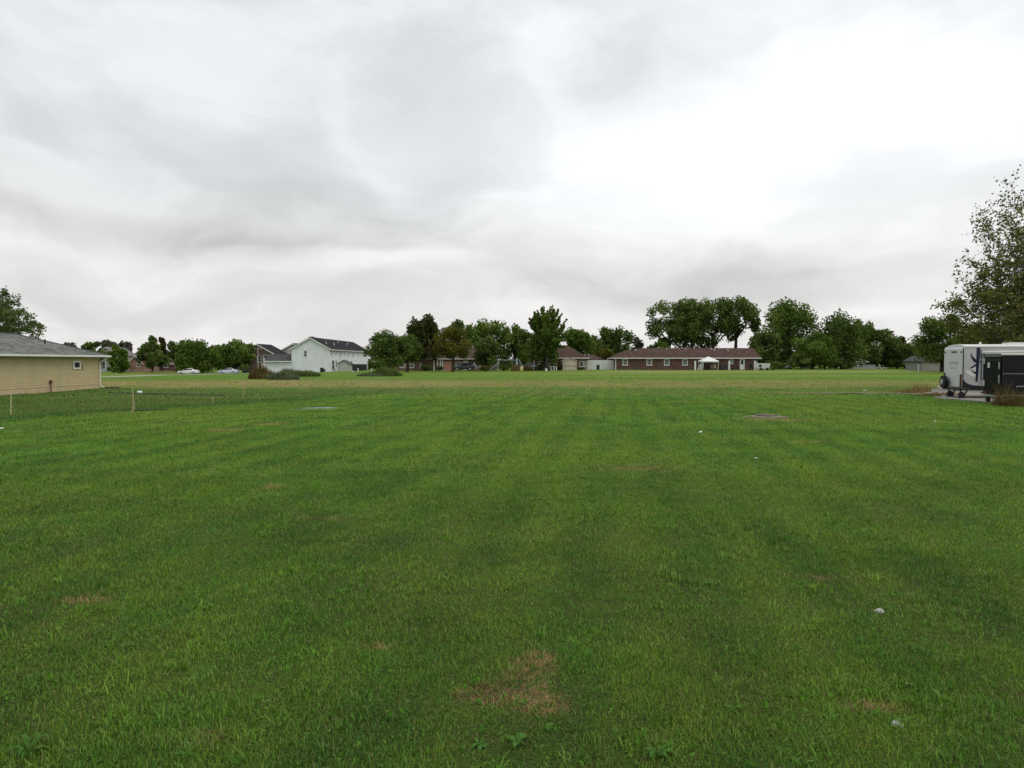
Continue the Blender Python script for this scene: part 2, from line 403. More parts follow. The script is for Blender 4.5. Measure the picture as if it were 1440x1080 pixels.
PADS = []
KEEP_OUT = []   # (x, y, r) bare spots
def grass():
    Vs = []; Ts = []
    def ring(y0, y1, dens, wid, hgt, seed, fade=0.):
        rs = np.random.RandomState(seed)
        area = 0
        n = int(dens * (y1 * y1 - y0 * y0) * .80 * 1.0)
        y = np.sqrt(rs.rand(n) * (y1 * y1 - y0 * y0) + y0 * y0)
        x = (rs.rand(n) * 2 - 1) * (.80 * y + .6)
        c = vnoise(x, y, 1.1, 3) * .5 + vnoise(x, y, 3.7, 4) * .3 + vnoise(x, y, 11., 5) * .2
        keep = rs.rand(n) < (.12 + 1.45 * c) * (1 - fade * np.clip((y - y0) / (y1 - y0), 0, 1))
        bare = np.exp(-(((x - .1) / .28) ** 2 + ((y - 4.55) / .38) ** 2)) * np.clip(vnoise(x, y, 6., 31) * 2 - .3, 0, 1)
        keep &= rs.rand(n) > bare * .72
        for qx, qy, qr in KEEP_OUT: keep &= (np.abs(x - qx) > qr[0]) | (np.abs(y - qy) > qr[1])
        for poly in PADS:      # no turf on the gravel
            ins = np.zeros(n, bool)
            for (ax, ay), (bx, by) in zip(poly, poly[1:] + poly[:1]):
                if ay != by: ins ^= ((ay > y) != (by > y)) & (x < (bx - ax) * (y - ay) / (by - ay) + ax)
            keep &= ~(ins & (rs.rand(n) < .96))
        x, y, c, bare = x[keep], y[keep], c[keep], bare[keep]; n = len(x)
        z = T(x, y)
        c2 = vnoise(x, y, 2.1, 41) * .5 + vnoise(x, y, 7., 42) * .5
        h = hgt * (.25 + 1.25 * c2) * (.5 + .9 * rs.rand(n)) * (1 - .4 * bare)
        tall = rs.rand(n) < .015; h = np.where(tall, h * 1.8, h)
        w = wid * (.6 + .8 * rs.rand(n))
        a = rs.rand(n) * 6.283; lean = np.abs(rs.normal(.85, .45, n)).clip(0, 1.45)
        pa = a + rs.normal(1.57, .5, n)      # across the blade
        dx, dy = np.cos(a), np.sin(a); cx, cy = np.cos(pa) * w / 2, np.sin(pa) * w / 2
        l1, l2 = lean * .6, lean * 1.25
        m1x = h * .5 * np.sin(l1); m1z = h * .5 * np.cos(l1)
        t1x = m1x + h * .5 * np.sin(l2); t1z = m1z + h * .5 * np.cos(l2)
        P = np.empty((n, 5, 3))
        P[:, 0] = np.stack([x - cx, y - cy, z - .004], -1); P[:, 1] = np.stack([x + cx, y + cy, z - .004], -1)
        P[:, 2] = np.stack([x + dx * m1x + cx * .8, y + dy * m1x + cy * .8, z + m1z], -1)
        P[:, 3] = np.stack([x + dx * m1x - cx * .8, y + dy * m1x - cy * .8, z + m1z], -1)
        P[:, 4] = np.stack([x + dx * t1x, y + dy * t1x, z + t1z], -1)
        Vs.append(P.reshape(-1, 3)); Ts.append(np.repeat(rs.rand(n), 5))
    ring(2.2, 5.2, 10000, .0044, .044, 21)
    ring(5.2, 8, 5600, .0054, .045, 22)
    ring(8, 13, 2500, .0076, .047, 23)
    ring(13, 22, 900, .011, .052, 24)
    ring(22, 40, 240, .020, .065, 25)
    ring(40, 95, 34, .045, .08, 26, 1.)
    rs = np.random.RandomState(91); nt_ = 2600
    ty = np.sqrt(rs.rand(nt_) * (16 ** 2 - 2.3 ** 2) + 2.3 ** 2); tx = (rs.rand(nt_) * 2 - 1) * (.8 * ty + .5)
    kp = vnoise(tx, ty, .9, 61) * .6 + vnoise(tx, ty, 2.8, 62) * .4 > .50; tx, ty = tx[kp], ty[kp]
    cnt = rs.randint(7, 22, len(tx)); ix = np.repeat(np.arange(len(tx)), cnt); n = len(ix)
    sp = np.repeat(.012 + .05 * rs.rand(len(tx)), cnt)
    x = tx[ix] + rs.normal(size=n) * sp; y = ty[ix] + rs.normal(size=n) * sp; z = T(x, y)
    h = np.repeat(.05 + .075 * rs.rand(len(tx)) ** 1.4, cnt) * (.5 + .7 * rs.rand(n)); w = np.repeat(.0045 + .005 * rs.rand(len(tx)), cnt) * (.7 + .5 * rs.rand(n))
    a = rs.rand(n) * 6.283; lean = (.35 + .95 * rs.rand(n)); pa = a + 1.57
    dx, dy = np.cos(a), np.sin(a); cx, cy = np.cos(pa) * w / 2, np.sin(pa) * w / 2
    m1x, m1z = h * .55 * np.sin(lean * .6), h * .55 * np.cos(lean * .6); t1x, t1z = m1x + h * .5 * np.sin(lean * 1.5), m1z + h * .5 * np.cos(lean * 1.5)
    P = np.empty((n, 5, 3))
    P[:, 0] = np.stack([x - cx, y - cy, z], -1); P[:, 1] = np.stack([x + cx, y + cy, z], -1)
    P[:, 2] = np.stack([x + dx * m1x + cx, y + dy * m1x + cy, z + m1z], -1); P[:, 3] = np.stack([x + dx * m1x - cx, y + dy * m1x - cy, z + m1z], -1)
    P[:, 4] = np.stack([x + dx * t1x, y + dy * t1x, z + np.maximum(t1z, .006)], -1)
    Vs.append(P.reshape(-1, 3)); Ts.append(np.repeat(np.clip(np.repeat(rs.rand(len(tx)), cnt) * .75 + .25 * rs.rand(n), 0, .9), 5))
    V = np.concatenate(Vs); A = np.concatenate(Ts)
    o = np_mesh('grass', V, 5, [(0, 1, 2, 3), (3, 2, 4)], blade_mat(), None, {'tint': A})
    tag(o, 'short mown grass blades covering the lawn', 'grass', kind='stuff')
    # clover and other small broad leaves in the turf
    rs = np.random.RandomState(77); n = 120000
    y = np.sqrt(rs.rand(n) * (14 ** 2 - 2.3 ** 2) + 2.3 ** 2); x = (rs.rand(n) * 2 - 1) * (.8 * y + .5)
    c = vnoise(x, y, 1.6, 9) * .55 + vnoise(x, y, 5., 10) * .45
    k = (rs.rand(n) < np.clip((c - .44) * 1.6, .015, .35)); x, y, c = x[k], y[k], c[k]; n = len(x)
    z = T(x, y) + .018 + .035 * rs.rand(n); s = .0035 + .0060 * rs.rand(n) ** 1.5; el_ = .3 + .9 * rs.rand(n)
    a = rs.rand(n) * 6.283; ti = rs.normal(0, .8, (n, 2))
    P = np.empty((n, 6, 3))
    for i in range(6):
        q = a + i * 1.0472; r = s * (1.1 if i % 2 else .85)
        lx, ly = np.cos(i * 1.0472) * r * (1 + el_), np.sin(i * 1.0472) * r; ox, oy = lx * np.cos(a) - ly * np.sin(a), lx * np.sin(a) + ly * np.cos(a)
        P[:, i] = np.stack([x + ox, y + oy, z + ox * ti[:, 0] + oy * ti[:, 1]], -1)
    o = np_mesh('clover_leaves', P.reshape(-1, 3), 6, [(0, 1, 2, 3, 4, 5)], leaf_mat('clover_leaf', (.046, .130, .016), (.090, .215, .026)), None, {'tint': np.repeat(rs.rand(n), 6)})
    tag(o, 'small clover and weed leaves mixed in the turf', 'clover', kind='stuff')

# ------------------------------------------------------------------ trees
DARK = leaf_mat('leaf_dark', (.058, .094, .026), (.145, .20, .052))
GREEN = leaf_mat('leaf_green', (.060, .108, .022), (.160, .225, .048))
LIGHT = leaf_mat('leaf_light', (.055, .105, .018), (.150, .215, .040))
OLIVE = leaf_mat('leaf_olive', (.070, .082, .016), (.160, .155, .030), (.200, .135, .030))
RED = leaf_mat('leaf_turning', (.042, .052, .016), (.085, .098, .026), (.155, .072, .036))
PALE = leaf_mat('leaf_pale', (.070, .075, .045), (.14, .14, .085))
BARK = mat('bark', (.055, .047, .038), .9, .35, 4., spec=.1, bump=.4)
BARKL = mat('bark_grey', (.10, .088, .075), .9, .3, 4., spec=.1, bump=.4)

def leaf_cloud(pts, size, rs, up=.3):
    """diamond leaves at points; returns V (n*4,3)"""
    n = len(pts)
    nrm = rs.normal(size=(n, 3)); nrm[:, 2] += up * 2; nrm /= np.linalg.norm(nrm, axis=1)[:, None] + 1e-9
    r = rs.normal(size=(n, 3)); a = np.cross(nrm, r); a /= np.linalg.norm(a, axis=1)[:, None] + 1e-9
    b = np.cross(nrm, a)
    s = size * (.55 + .9 * rs.rand(n))[:, None]
    P = np.empty((n, 4, 3))
    P[:, 0] = pts + a * s * .62; P[:, 1] = pts + b * s * .40 + nrm * s * .12
    P[:, 2] = pts - a * s * .62; P[:, 3] = pts - b * s * .40 + nrm * s * .12
    return P.reshape(-1, 3)

SEED = [140]
def tree(name, label, px, Y, wpx, top, bot, m, cat='tree', base=None, n=5200, leaf=None, style='round', lobes=22, group='trees around the edge of the field', bark=None, sparse=1., lean=0.):
    SEED[0] += 1; rs = np.random.RandomState(SEED[0])
    X = Xat(px, Y); z0 = float(T(X, Y))
    Rr = wpx * Y / FPX; zt = Zat(top, Y) - z0; zb = max(.25, Zat(bot, Y) - z0)
    H = (zt - zb) / 2; zc = (zt + zb) / 2
    leaf = leaf or max(.22, Y * .0027)
    root = thing(name, label, cat, (X, Y, z0), 0, group)
    cs = []; rad = []
    k = 0
    while len(cs) < lobes:
        d = rs.normal(size=3); d /= np.linalg.norm(d)
        q = (.35 + .65 * rs.rand() ** .6)
        r = (.24 + .20 * rs.rand())
        if style == 'cone':
            zz = rs.rand(); rr = (1 - zz) ** .8 * .95 + .05
            c = np.array([math.cos(k) * rr * rs.rand() ** .5, math.sin(k * 1.7) * rr * .9, -1 + 2 * zz]); r = .18 + .16 * (1 - zz)
            c[2] *= (1 - r)
        elif style == 'flat':
            zz = -.55 + 1.5 * rs.rand(); ph = rs.rand() * 6.283; qq = (.35 + .72 * rs.rand() ** .5) * (1 if zz < .2 else math.sqrt(max(.05, 1 - ((zz - .2) / .85) ** 2)))
            c = np.array([math.cos(ph) * qq * (1.05 - r * .7), math.sin(ph) * qq * (1.05 - r * .7), zz * (1 - r * .7)])
            if rs.rand() < .15: c[2] = -.85; c[:2] *= .5; r *= .6
        else:
            zz = -.92 + 1.88 * rs.rand(); ph = rs.rand() * 6.283
            ff = (1 - zz * zz) ** .42 if zz > 0 else 1 - (.42 if style == 'dome' else .30) * zz * zz
            qq = ff * (.40 + .66 * rs.rand() ** .55)
            c = np.array([math.cos(ph) * qq * (1.02 - r * .72), math.sin(ph) * qq * (1.02 - r * .72), zz * (1 - r * .75)])
        k += 1
        cs.append(c); rad.append(r)
    cs = np.array(cs); rad = np.array(rad)
    scale = np.array([Rr, Rr * .95, H])
    pts = []; tint = []
    per = rad ** 2; per = (per / per.sum() * n * 1.3 * sparse).astype(int)
    for c, r, q in zip(cs, rad, per):
        d = rs.normal(size=(q, 3)); d /= np.linalg.norm(d, axis=1)[:, None]
        rr = rs.rand(q) ** .42
        rr *= 1 + .22 * np.sin(d[:, 0] * 5 + c[0] * 9) * np.sin(d[:, 2] * 6 + c[2] * 7)
        if style == 'spray':
            dirn = c + np.array([0, 0, .55]); dirn /= np.linalg.norm(dirn)
            tt = rs.rand(q)[:, None]; side = rs.normal(size=(q, 3)) * r * .16 * (1.15 - tt)
            P = c * .62 + dirn * (tt * .62 - .1) + side
            # keep within the crown
            nn = np.linalg.norm(P, axis=1); P = P / np.maximum(1, nn / 1.02)[:, None]
        else:
            P = c + d * (rr * r)[:, None]
            if style == 'weep':
                hang = rs.rand(q) ** 1.5 * .45; P[:, 2] -= hang; P[:, :2] *= (1 + .05 * hang)[:, None]
                P[:, 2] = np.maximum(P[:, 2], -1.0)
        pts.append(P); tint.append(np.clip(.5 * rs.rand() + .5 * rs.rand(q) + .12 * (rs.rand() - .5), 0, 1))
    P = np.concatenate(pts) * scale + np.array([lean * Rr, 0, zc]); t = np.concatenate(tint)
    P[:, 2] = np.maximum(P[:, 2], .1)
    ok = P[:, 2] < zt * 1.03; P = P[ok]; t = t[ok]
    np_mesh('crown', leaf_cloud(P, leaf, rs), 4, [(0, 1, 2, 3)], m, root, {'tint': np.repeat(t, 4)})
    # trunk and limbs
    mb = MB(); tr = max(.12, min(.55, Rr * .055 + zt * .012))
    hub = Vector((lean * Rr * .6, 0, zb + H * .45))
    mb.tube([(0, 0, -.2), (0, 0, .15), (rs.normal() * .1, 0, hub.z * .5), hub], [tr * 1.5, tr * 1.08, tr * .85, tr * .6], 8)
    order = rs.permutation(len(cs))[:9]
    for i in order:
        e = Vector(cs[i] * scale + np.array([lean * Rr, 0, zc]))
        st = Vector((0, 0, max(hub.z * .55, min(hub.z, e.z - .2) * (.55 + .4 * rs.rand())))); st.x = lean * Rr * .6 * st.z / max(hub.z, .1)
        mid = st.lerp(e, .5) + Vector((rs.normal() * .1 * Rr, rs.normal() * .1 * Rr, .12 * H))
        mb.tube([st, mid, e], [tr * .42, tr * .27, tr * .08], 6)
    mb.build('trunk', bark or BARK, root, smooth=True)
    return root

def branching_tree(name, label, loc, stems, m, bark, rs, leafsize, lvls, leaves_per, spread, cat='tree', up=.12, droop=0., kmin=3, lf=None, low=(2, .22)):
    """a tree grown branch by branch, leaves on its twigs"""
    root = thing(name, label, cat, loc)
    mb = MB(); LP = []
    def grow(p, d, L, r, lv):
        nseg = 4; pts = [p.copy()]; rr = [r]; q = p.copy(); dd = d.copy()
        for i in range(nseg):
            dd = (dd + Vector(rs.normal(size=3)) * .10 + Vector((0, 0, up if lv < lvls else -droop))).normalized()
            q = q + dd * L / nseg; pts.append(q.copy()); rr.append(r * (1 - .62 * (i + 1) / nseg))
        mb.tube(pts, rr, 7 if lv < 2 else (5 if lv < lvls - 1 else 3), cap=False)
        if lv >= lvls - 1:
            c = leaves_per if lv == lvls else leaves_per // 2
            for _ in range(c):
                t = rs.rand() * nseg; i = min(int(t), nseg - 1)
                LP.append(np.array(pts[i].lerp(pts[i + 1], t - i)) + rs.normal(size=3) * leafsize * .9)
        if lv < lvls:
            nb = kmin + int(rs.rand() * 3) + (low[0] if lv == 0 else 0)
            for b in range(nb):
                t = (.28 if lv else low[1]) + (.72 if lv else 1 - low[1]) * (b + rs.rand() * .8) / nb; t = min(t, .98) * nseg
                i = min(int(t), nseg - 1); s0 = pts[i].lerp(pts[i + 1], t - i)
                ax = (pts[i + 1] - pts[i]).normalized()
                o = ax.orthogonal().normalized(); o.rotate(Matrix.Rotation(rs.rand() * 6.283, 3, ax))
                ang = spread * (.75 + .5 * rs.rand())
                nd = ax * math.cos(ang) + o * math.sin(ang)
                grow(s0, nd, L * (.46 + .24 * rs.rand()) * (1.12 - .35 * t / nseg), rr[i] * .55, lv + 1)
    for p, d, L, r in stems: grow(Vector(p), Vector(d).normalized(), L, r, 0)
    P = np.array(LP)
    if lf: P = P[rs.rand(len(P)) < lf]
    np_mesh('crown', leaf_cloud(P, leafsize, rs, .1), 4, [(0, 1, 2, 3)], m, root, {'tint': np.repeat(np.clip(rs.rand(len(P)), 0, 1), 4)})
    mb.build('trunk', bark, root, smooth=True)
    return root

def shrub(name, label, px, Y, wpx, top, m, n=1100, leaf=None, group=None, bot=None, cat='shrub'):
    return tree(name, label, px, Y, wpx, top, bot or 519, m, cat, n=n, leaf=leaf or max(.16, Y * .0019), lobes=9, group=group, style='dome')

# ------------------------------------------------------------------ sky and light
def sky():
    w = bpy.data.worlds.new('World'); SC.world = w; w.use_nodes = True
    t = NT(w.node_tree); nt = w.node_tree
    for n in list(nt.nodes): nt.nodes.remove(n)
    out = t.n('ShaderNodeOutputWorld')
    st = t.n('ShaderNodeTexSky', sky_type='NISHITA'); st.sun_disc = False
    st.sun_elevation = R(55); st.sun_rotation = R(115); st.dust_density = 3
    b1 = t.n('ShaderNodeBackground'); b1.inputs[1].default_value = .1; nt.links.new(st.outputs[0], b1.inputs[0])
    d = t.n('ShaderNodeTexCoord').outputs['Generated']
    d = t.vm('NORMALIZE', d)
    x, y, z = t.sep(d)
    zc = t.m('MAXIMUM', z, .0)
    den = t.m('ADD', zc, .30)
    cp = t.comb(t.m('DIVIDE', x, den), t.m('DIVIDE', y, den), 0.)      # position on the cloud deck
    wn = t.n('ShaderNodeTexNoise'); t.put(wn.inputs['Vector'], cp); wn.inputs['Scale'].default_value = .9; wn.inputs['Detail'].default_value = 3
    wx, wy, wz = t.sep(wn.outputs['Color'])
    az = t.m('ARCTAN2', x, y); el = t.m('ARCSINE', z)
    az = t.m('ADD', az, t.m('MULTIPLY', t.m('SUBTRACT', wx, .5), .42)); el = t.m('ADD', el, t.m('MULTIPLY', t.m('SUBTRACT', wy, .5), .17))
    w2 = t.n('ShaderNodeTexNoise'); t.put(w2.inputs['Vector'], t.comb(t.m('MULTIPLY', az, 1.), t.m('MULTIPLY', el, 1.9), 4.)); w2.inputs['Scale'].default_value = 6.; w2.inputs['Detail'].default_value = 4; w2.inputs['Roughness'].default_value = .5
    ux, uy, uz = t.sep(w2.outputs['Color'])
    az = t.m('ADD', az, t.m('MULTIPLY', t.m('SUBTRACT', ux, .5), .15)); el = t.m('ADD', el, t.m('MULTIPLY', t.m('SUBTRACT', uy, .5), .08))
    brok = t.ramp(t.noise(t.comb(az, t.m('MULTIPLY', el, 2.1), 1.), 3.7, 6, .50, .05), .38, .64, -.085, .07)
    wisp = t.ramp(t.noise(t.comb(az, t.m('MULTIPLY', el, 2.6), 8.), 11., 6, .58, .05), .36, .64, -.014, .014)
    fine = t.noise(cp, 2.4, 5, .52, .3); soft = t.noise(cp, .75, 4, .5, .2)
    v = t.m('ADD', t.m('ADD', .805, t.m('ADD', brok, wisp)), t.m('ADD', t.m('MULTIPLY', t.m('SUBTRACT', soft, .5), .18), t.m('MULTIPLY', t.m('SUBTRACT', fine, .5), .07)))
    def deck(cx, cy, sx, sy, amp):
        nonlocal v
        a0 = math.atan((cx - 720) / FPX); e0 = math.atan((508 - cy) / FPX * math.cos(a0))
        g = gauss_spot(t, az, el, a0, e0, sx / FPX, sy / FPX)
        v = t.m('ADD', v, t.m('MULTIPLY', g, amp))
    for q in ((1000, 185, 300, 65, .19), (1230, 285, 330, 90, .13), (1050, 20, 320, 90, .11), (1300, 90, 260, 80, .05), (870, 105, 120, 40, -.09), (520, 225, 60, 40, .08), (160, 325, 420, 22, -.13), (430, 338, 200, 14, -.06),
              (170, 270, 400, 60, -.08), (540, 310, 170, 40, -.08), (600, 130, 110, 80, -.03), (250, 380, 330, 24, .08), (520, 360, 260, 20, .05), (100, 60, 330, 70, -.03), (880, 395, 300, 34, -.15), (1170, 365, 230, 26, -.09),
              (640, 415, 240, 20, -.04), (930, 450, 300, 14, .05), (1180, 425, 220, 16, .04), (735, 330, 50, 60, .07), (250, 450, 400, 30, -.02)): deck(*q)
    v = t.m('MINIMUM', t.m('MAXIMUM', v, .5), 1.04)
    # brighter overhead and behind the camera where the cloud is thin
    col = t.mix(t.ramp(el, 0., .30), (1.0, .983, .968), (.965, .992, 1.008))
    col = t.mix(1., col, t.comb(v, v, v), 'MULTIPLY')
    b2 = t.n('ShaderNodeBackground'); nt.links.new(col, b2.inputs[0]); b2.inputs[1].default_value = 1.0
    mx = t.n('ShaderNodeMixShader'); mx.inputs[0].default_value = .965
    nt.links.new(b1.outputs[0], mx.inputs[1]); nt.links.new(b2.outputs[0], mx.inputs[2]); nt.links.new(mx.outputs[0], out.inputs[0])
    ld = bpy.data.lights.new('sun', 'SUN'); lo = bpy.data.objects.new('sun', ld); COL.objects.link(lo)
    ld.energy = 1.1; ld.angle = R(40); ld.color = (1, .97, .93)
    lo.location = (0, 0, 60)
    # the thin place in the cloud is high to the east, a little behind the camera
    ea, ee = R(115), R(55)
    sd = Vector((math.sin(ea) * math.cos(ee), math.cos(ea) * math.cos(ee), math.sin(ee)))
    lo.rotation_euler = (-sd).to_track_quat('-Z', 'Y').to_euler()
sky()
SC.view_settings.view_transform = 'Standard'; SC.view_settings.look = 'None'
SC.view_settings.exposure = .12; SC.view_settings.gamma = 1; SC.view_settings.use_curve_mapping = False

# ------------------------------------------------------------------ materials
WHITE = mat('white_paint', (.74, .74, .72), .5, .06)
TRIM = mat('white_trim', (.68, .68, .65), .45, .08)
VINYL = siding_mat('white_vinyl_siding', (.74, .755, .80), .2)
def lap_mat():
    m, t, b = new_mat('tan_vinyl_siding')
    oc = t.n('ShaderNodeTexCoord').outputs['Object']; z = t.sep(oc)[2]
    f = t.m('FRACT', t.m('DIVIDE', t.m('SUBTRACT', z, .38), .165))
    lap_shade = t.ramp(f, .02, .24)                    # shadow line under every course, painted into the siding colour
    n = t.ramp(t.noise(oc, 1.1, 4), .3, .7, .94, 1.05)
    col = t.mix(lap_shade, (.30, .235, .115), (.48, .39, .205))
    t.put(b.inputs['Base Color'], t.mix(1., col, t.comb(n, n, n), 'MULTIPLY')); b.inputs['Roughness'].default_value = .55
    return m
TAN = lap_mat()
CONC = mat('concrete', (.34, .32, .29), .9, .2, 2.)
BLACK = mat('black_plastic', (.012, .012, .013), .5, .3)
RUBBER = mat('tyre_rubber', (.014, .014, .014), .8, .2)
STEEL = mat('galvanised_steel', (.45, .46, .47), .4, .12, metal=.6)
WOOD = mat('raw_wood', (.42, .32, .19), .8, .2, 6.)
GLASS = glass_mat()
BLIND = mat('pane_with_blind', (.10, .115, .12), .25, .25)
ROOFG = shingle_mat('grey_shingles', (.175, .172, .160))
ROOFB = shingle_mat('brown_shingles', (.092, .058, .048))
ROOFD = shingle_mat('dark_shingles', (.030, .029, .032))
BRICK = brick_mat('red_brick', (.125, .050, .038), (.088, .036, .029), (.17, .12, .10))
BRICKT = brick_mat('tan_brick', (.21, .12, .075), (.155, .085, .055), (.22, .17, .13))
BRICKP = brick_mat('pink_brick', (.30, .16, .12), (.24, .125, .095), (.30, .22, .18))

def face_matrix(face, a, b, z):
    """u along the wall, n out of it, z up"""
    if face == 'front': return Matrix(((1, 0, 0, a), (0, -1, 0, b), (0, 0, 1, z), (0, 0, 0, 1)))
    if face == 'right': return Matrix(((0, 1, 0, a), (1, 0, 0, b), (0, 0, 1, z), (0, 0, 0, 1)))
    return Matrix(((0, -1, 0, a), (-1, 0, 0, b), (0, 0, 1, z), (0, 0, 0, 1)))

def window(root, face, a, b, z, w, h, fr=.09, pane=None, frame=None, mull=True, label=None):
    M = face_matrix(face, a, b, z); mb = MB(M); f = fr
    mb.box(-w / 2, -w / 2 + f, -.02, .05, 0, h); mb.box(w / 2 - f, w / 2, -.02, .05, 0, h)
    mb.box(-w / 2 + f, w / 2 - f, -.02, .05, 0, f); mb.box(-w / 2 + f, w / 2 - f, -.02, .05, h - f, h)
    if mull: mb.box(-w / 2 + f, w / 2 - f, -.02, .04, h * .5 - .03, h * .5 + .03)
    mb.box(-w / 2 - .05, w / 2 + .05, -.02, .08, -.06, 0)
    o = mb.build('window', frame or TRIM, root)
    p = MB(M).box(-w / 2 + f, w / 2 - f, -.02, .015, f, h - f).build('pane', pane or GLASS, o)
    if label: o['label'] = label
    return o

def door(root, face, a, b, z, w, h, m=None, glass=True):
    M = face_matrix(face, a, b, z); mb = MB(M)
    mb.box(-w / 2 - .1, -w / 2, -.02, .06, 0, h + .1); mb.box(w / 2, w / 2 + .1, -.02, .06, 0, h + .1); mb.box(-w / 2, w / 2, -.02, .06, h, h + .1)
    mb.box(-w / 2, w / 2, -.02, .03, 0, h)
    o = mb.build('door', m or WHITE, root)
    if glass: MB(M).box(-w * .3, w * .3, .02, .04, h * .5, h * .92).build('pane', GLASS, o)
    MB(M).box(w * .36, w * .42, .02, .09, h * .45, h * .5).build('handle', STEEL, o)
    return o

def hip_roof(x0, x1, y0, y1, z, rise, hl=None, hr=None, t=.16):
    """hl, hr: how far the ridge stops short of each end (0 = gable)"""
    ym = (y0 + y1) / 2; hl = (y1 - y0) / 2 if hl is None else hl; hr = (y1 - y0) / 2 if hr is None else hr
    vs = [(x0, y0, z), (x1, y0, z), (x1, y1, z), (x0, y1, z), (x0, y0, z + t), (x1, y0, z + t), (x1, y1, z + t), (x0, y1, z + t), (x0 + hl, ym, z + t + rise), (x1 - hr, ym, z + t + rise)]
    fs = [(0, 3, 2, 1), (0, 1, 5, 4), (1, 2, 6, 5), (2, 3, 7, 6), (3, 0, 4, 7), (4, 5, 9, 8), (5, 6, 9), (6, 7, 8, 9), (7, 4, 8)]
    return MB().add(vs, fs)

def gable_roof_y(x0, x1, y0, y1, z, rise, t=.18):
    """ridge along y: two sloping slabs"""
    xm = (x0 + x1) / 2; mb = MB()
    mb.prism([(x0, z), (xm, z + rise), (x1, z), (x1, z + t), (xm, z + rise + t * 1.15), (x0, z + t)], y0, y1)
    return mb

def fascia(x0, x1, y0, y1, z, h=.2, t=.06):
    mb = MB(); mb.box(x0 - t, x1 + t, y0 - t, y0 - .004, z, z + h); mb.box(x0 - t, x1 + t, y1 + .004, y1 + t, z, z + h)
    mb.box(x0 - t, x0 - .004, y0, y1, z, z + h); mb.box(x1 + .004, x1 + t, y0, y1, z, z + h)
    return mb

def roof_vent(root, x, y, z, r=.07, h=.45, m=None):
    return MB().tube([(x, y, z - .5), (x, y, z + h)], r, 8).build('vent', m or TRIM, root)

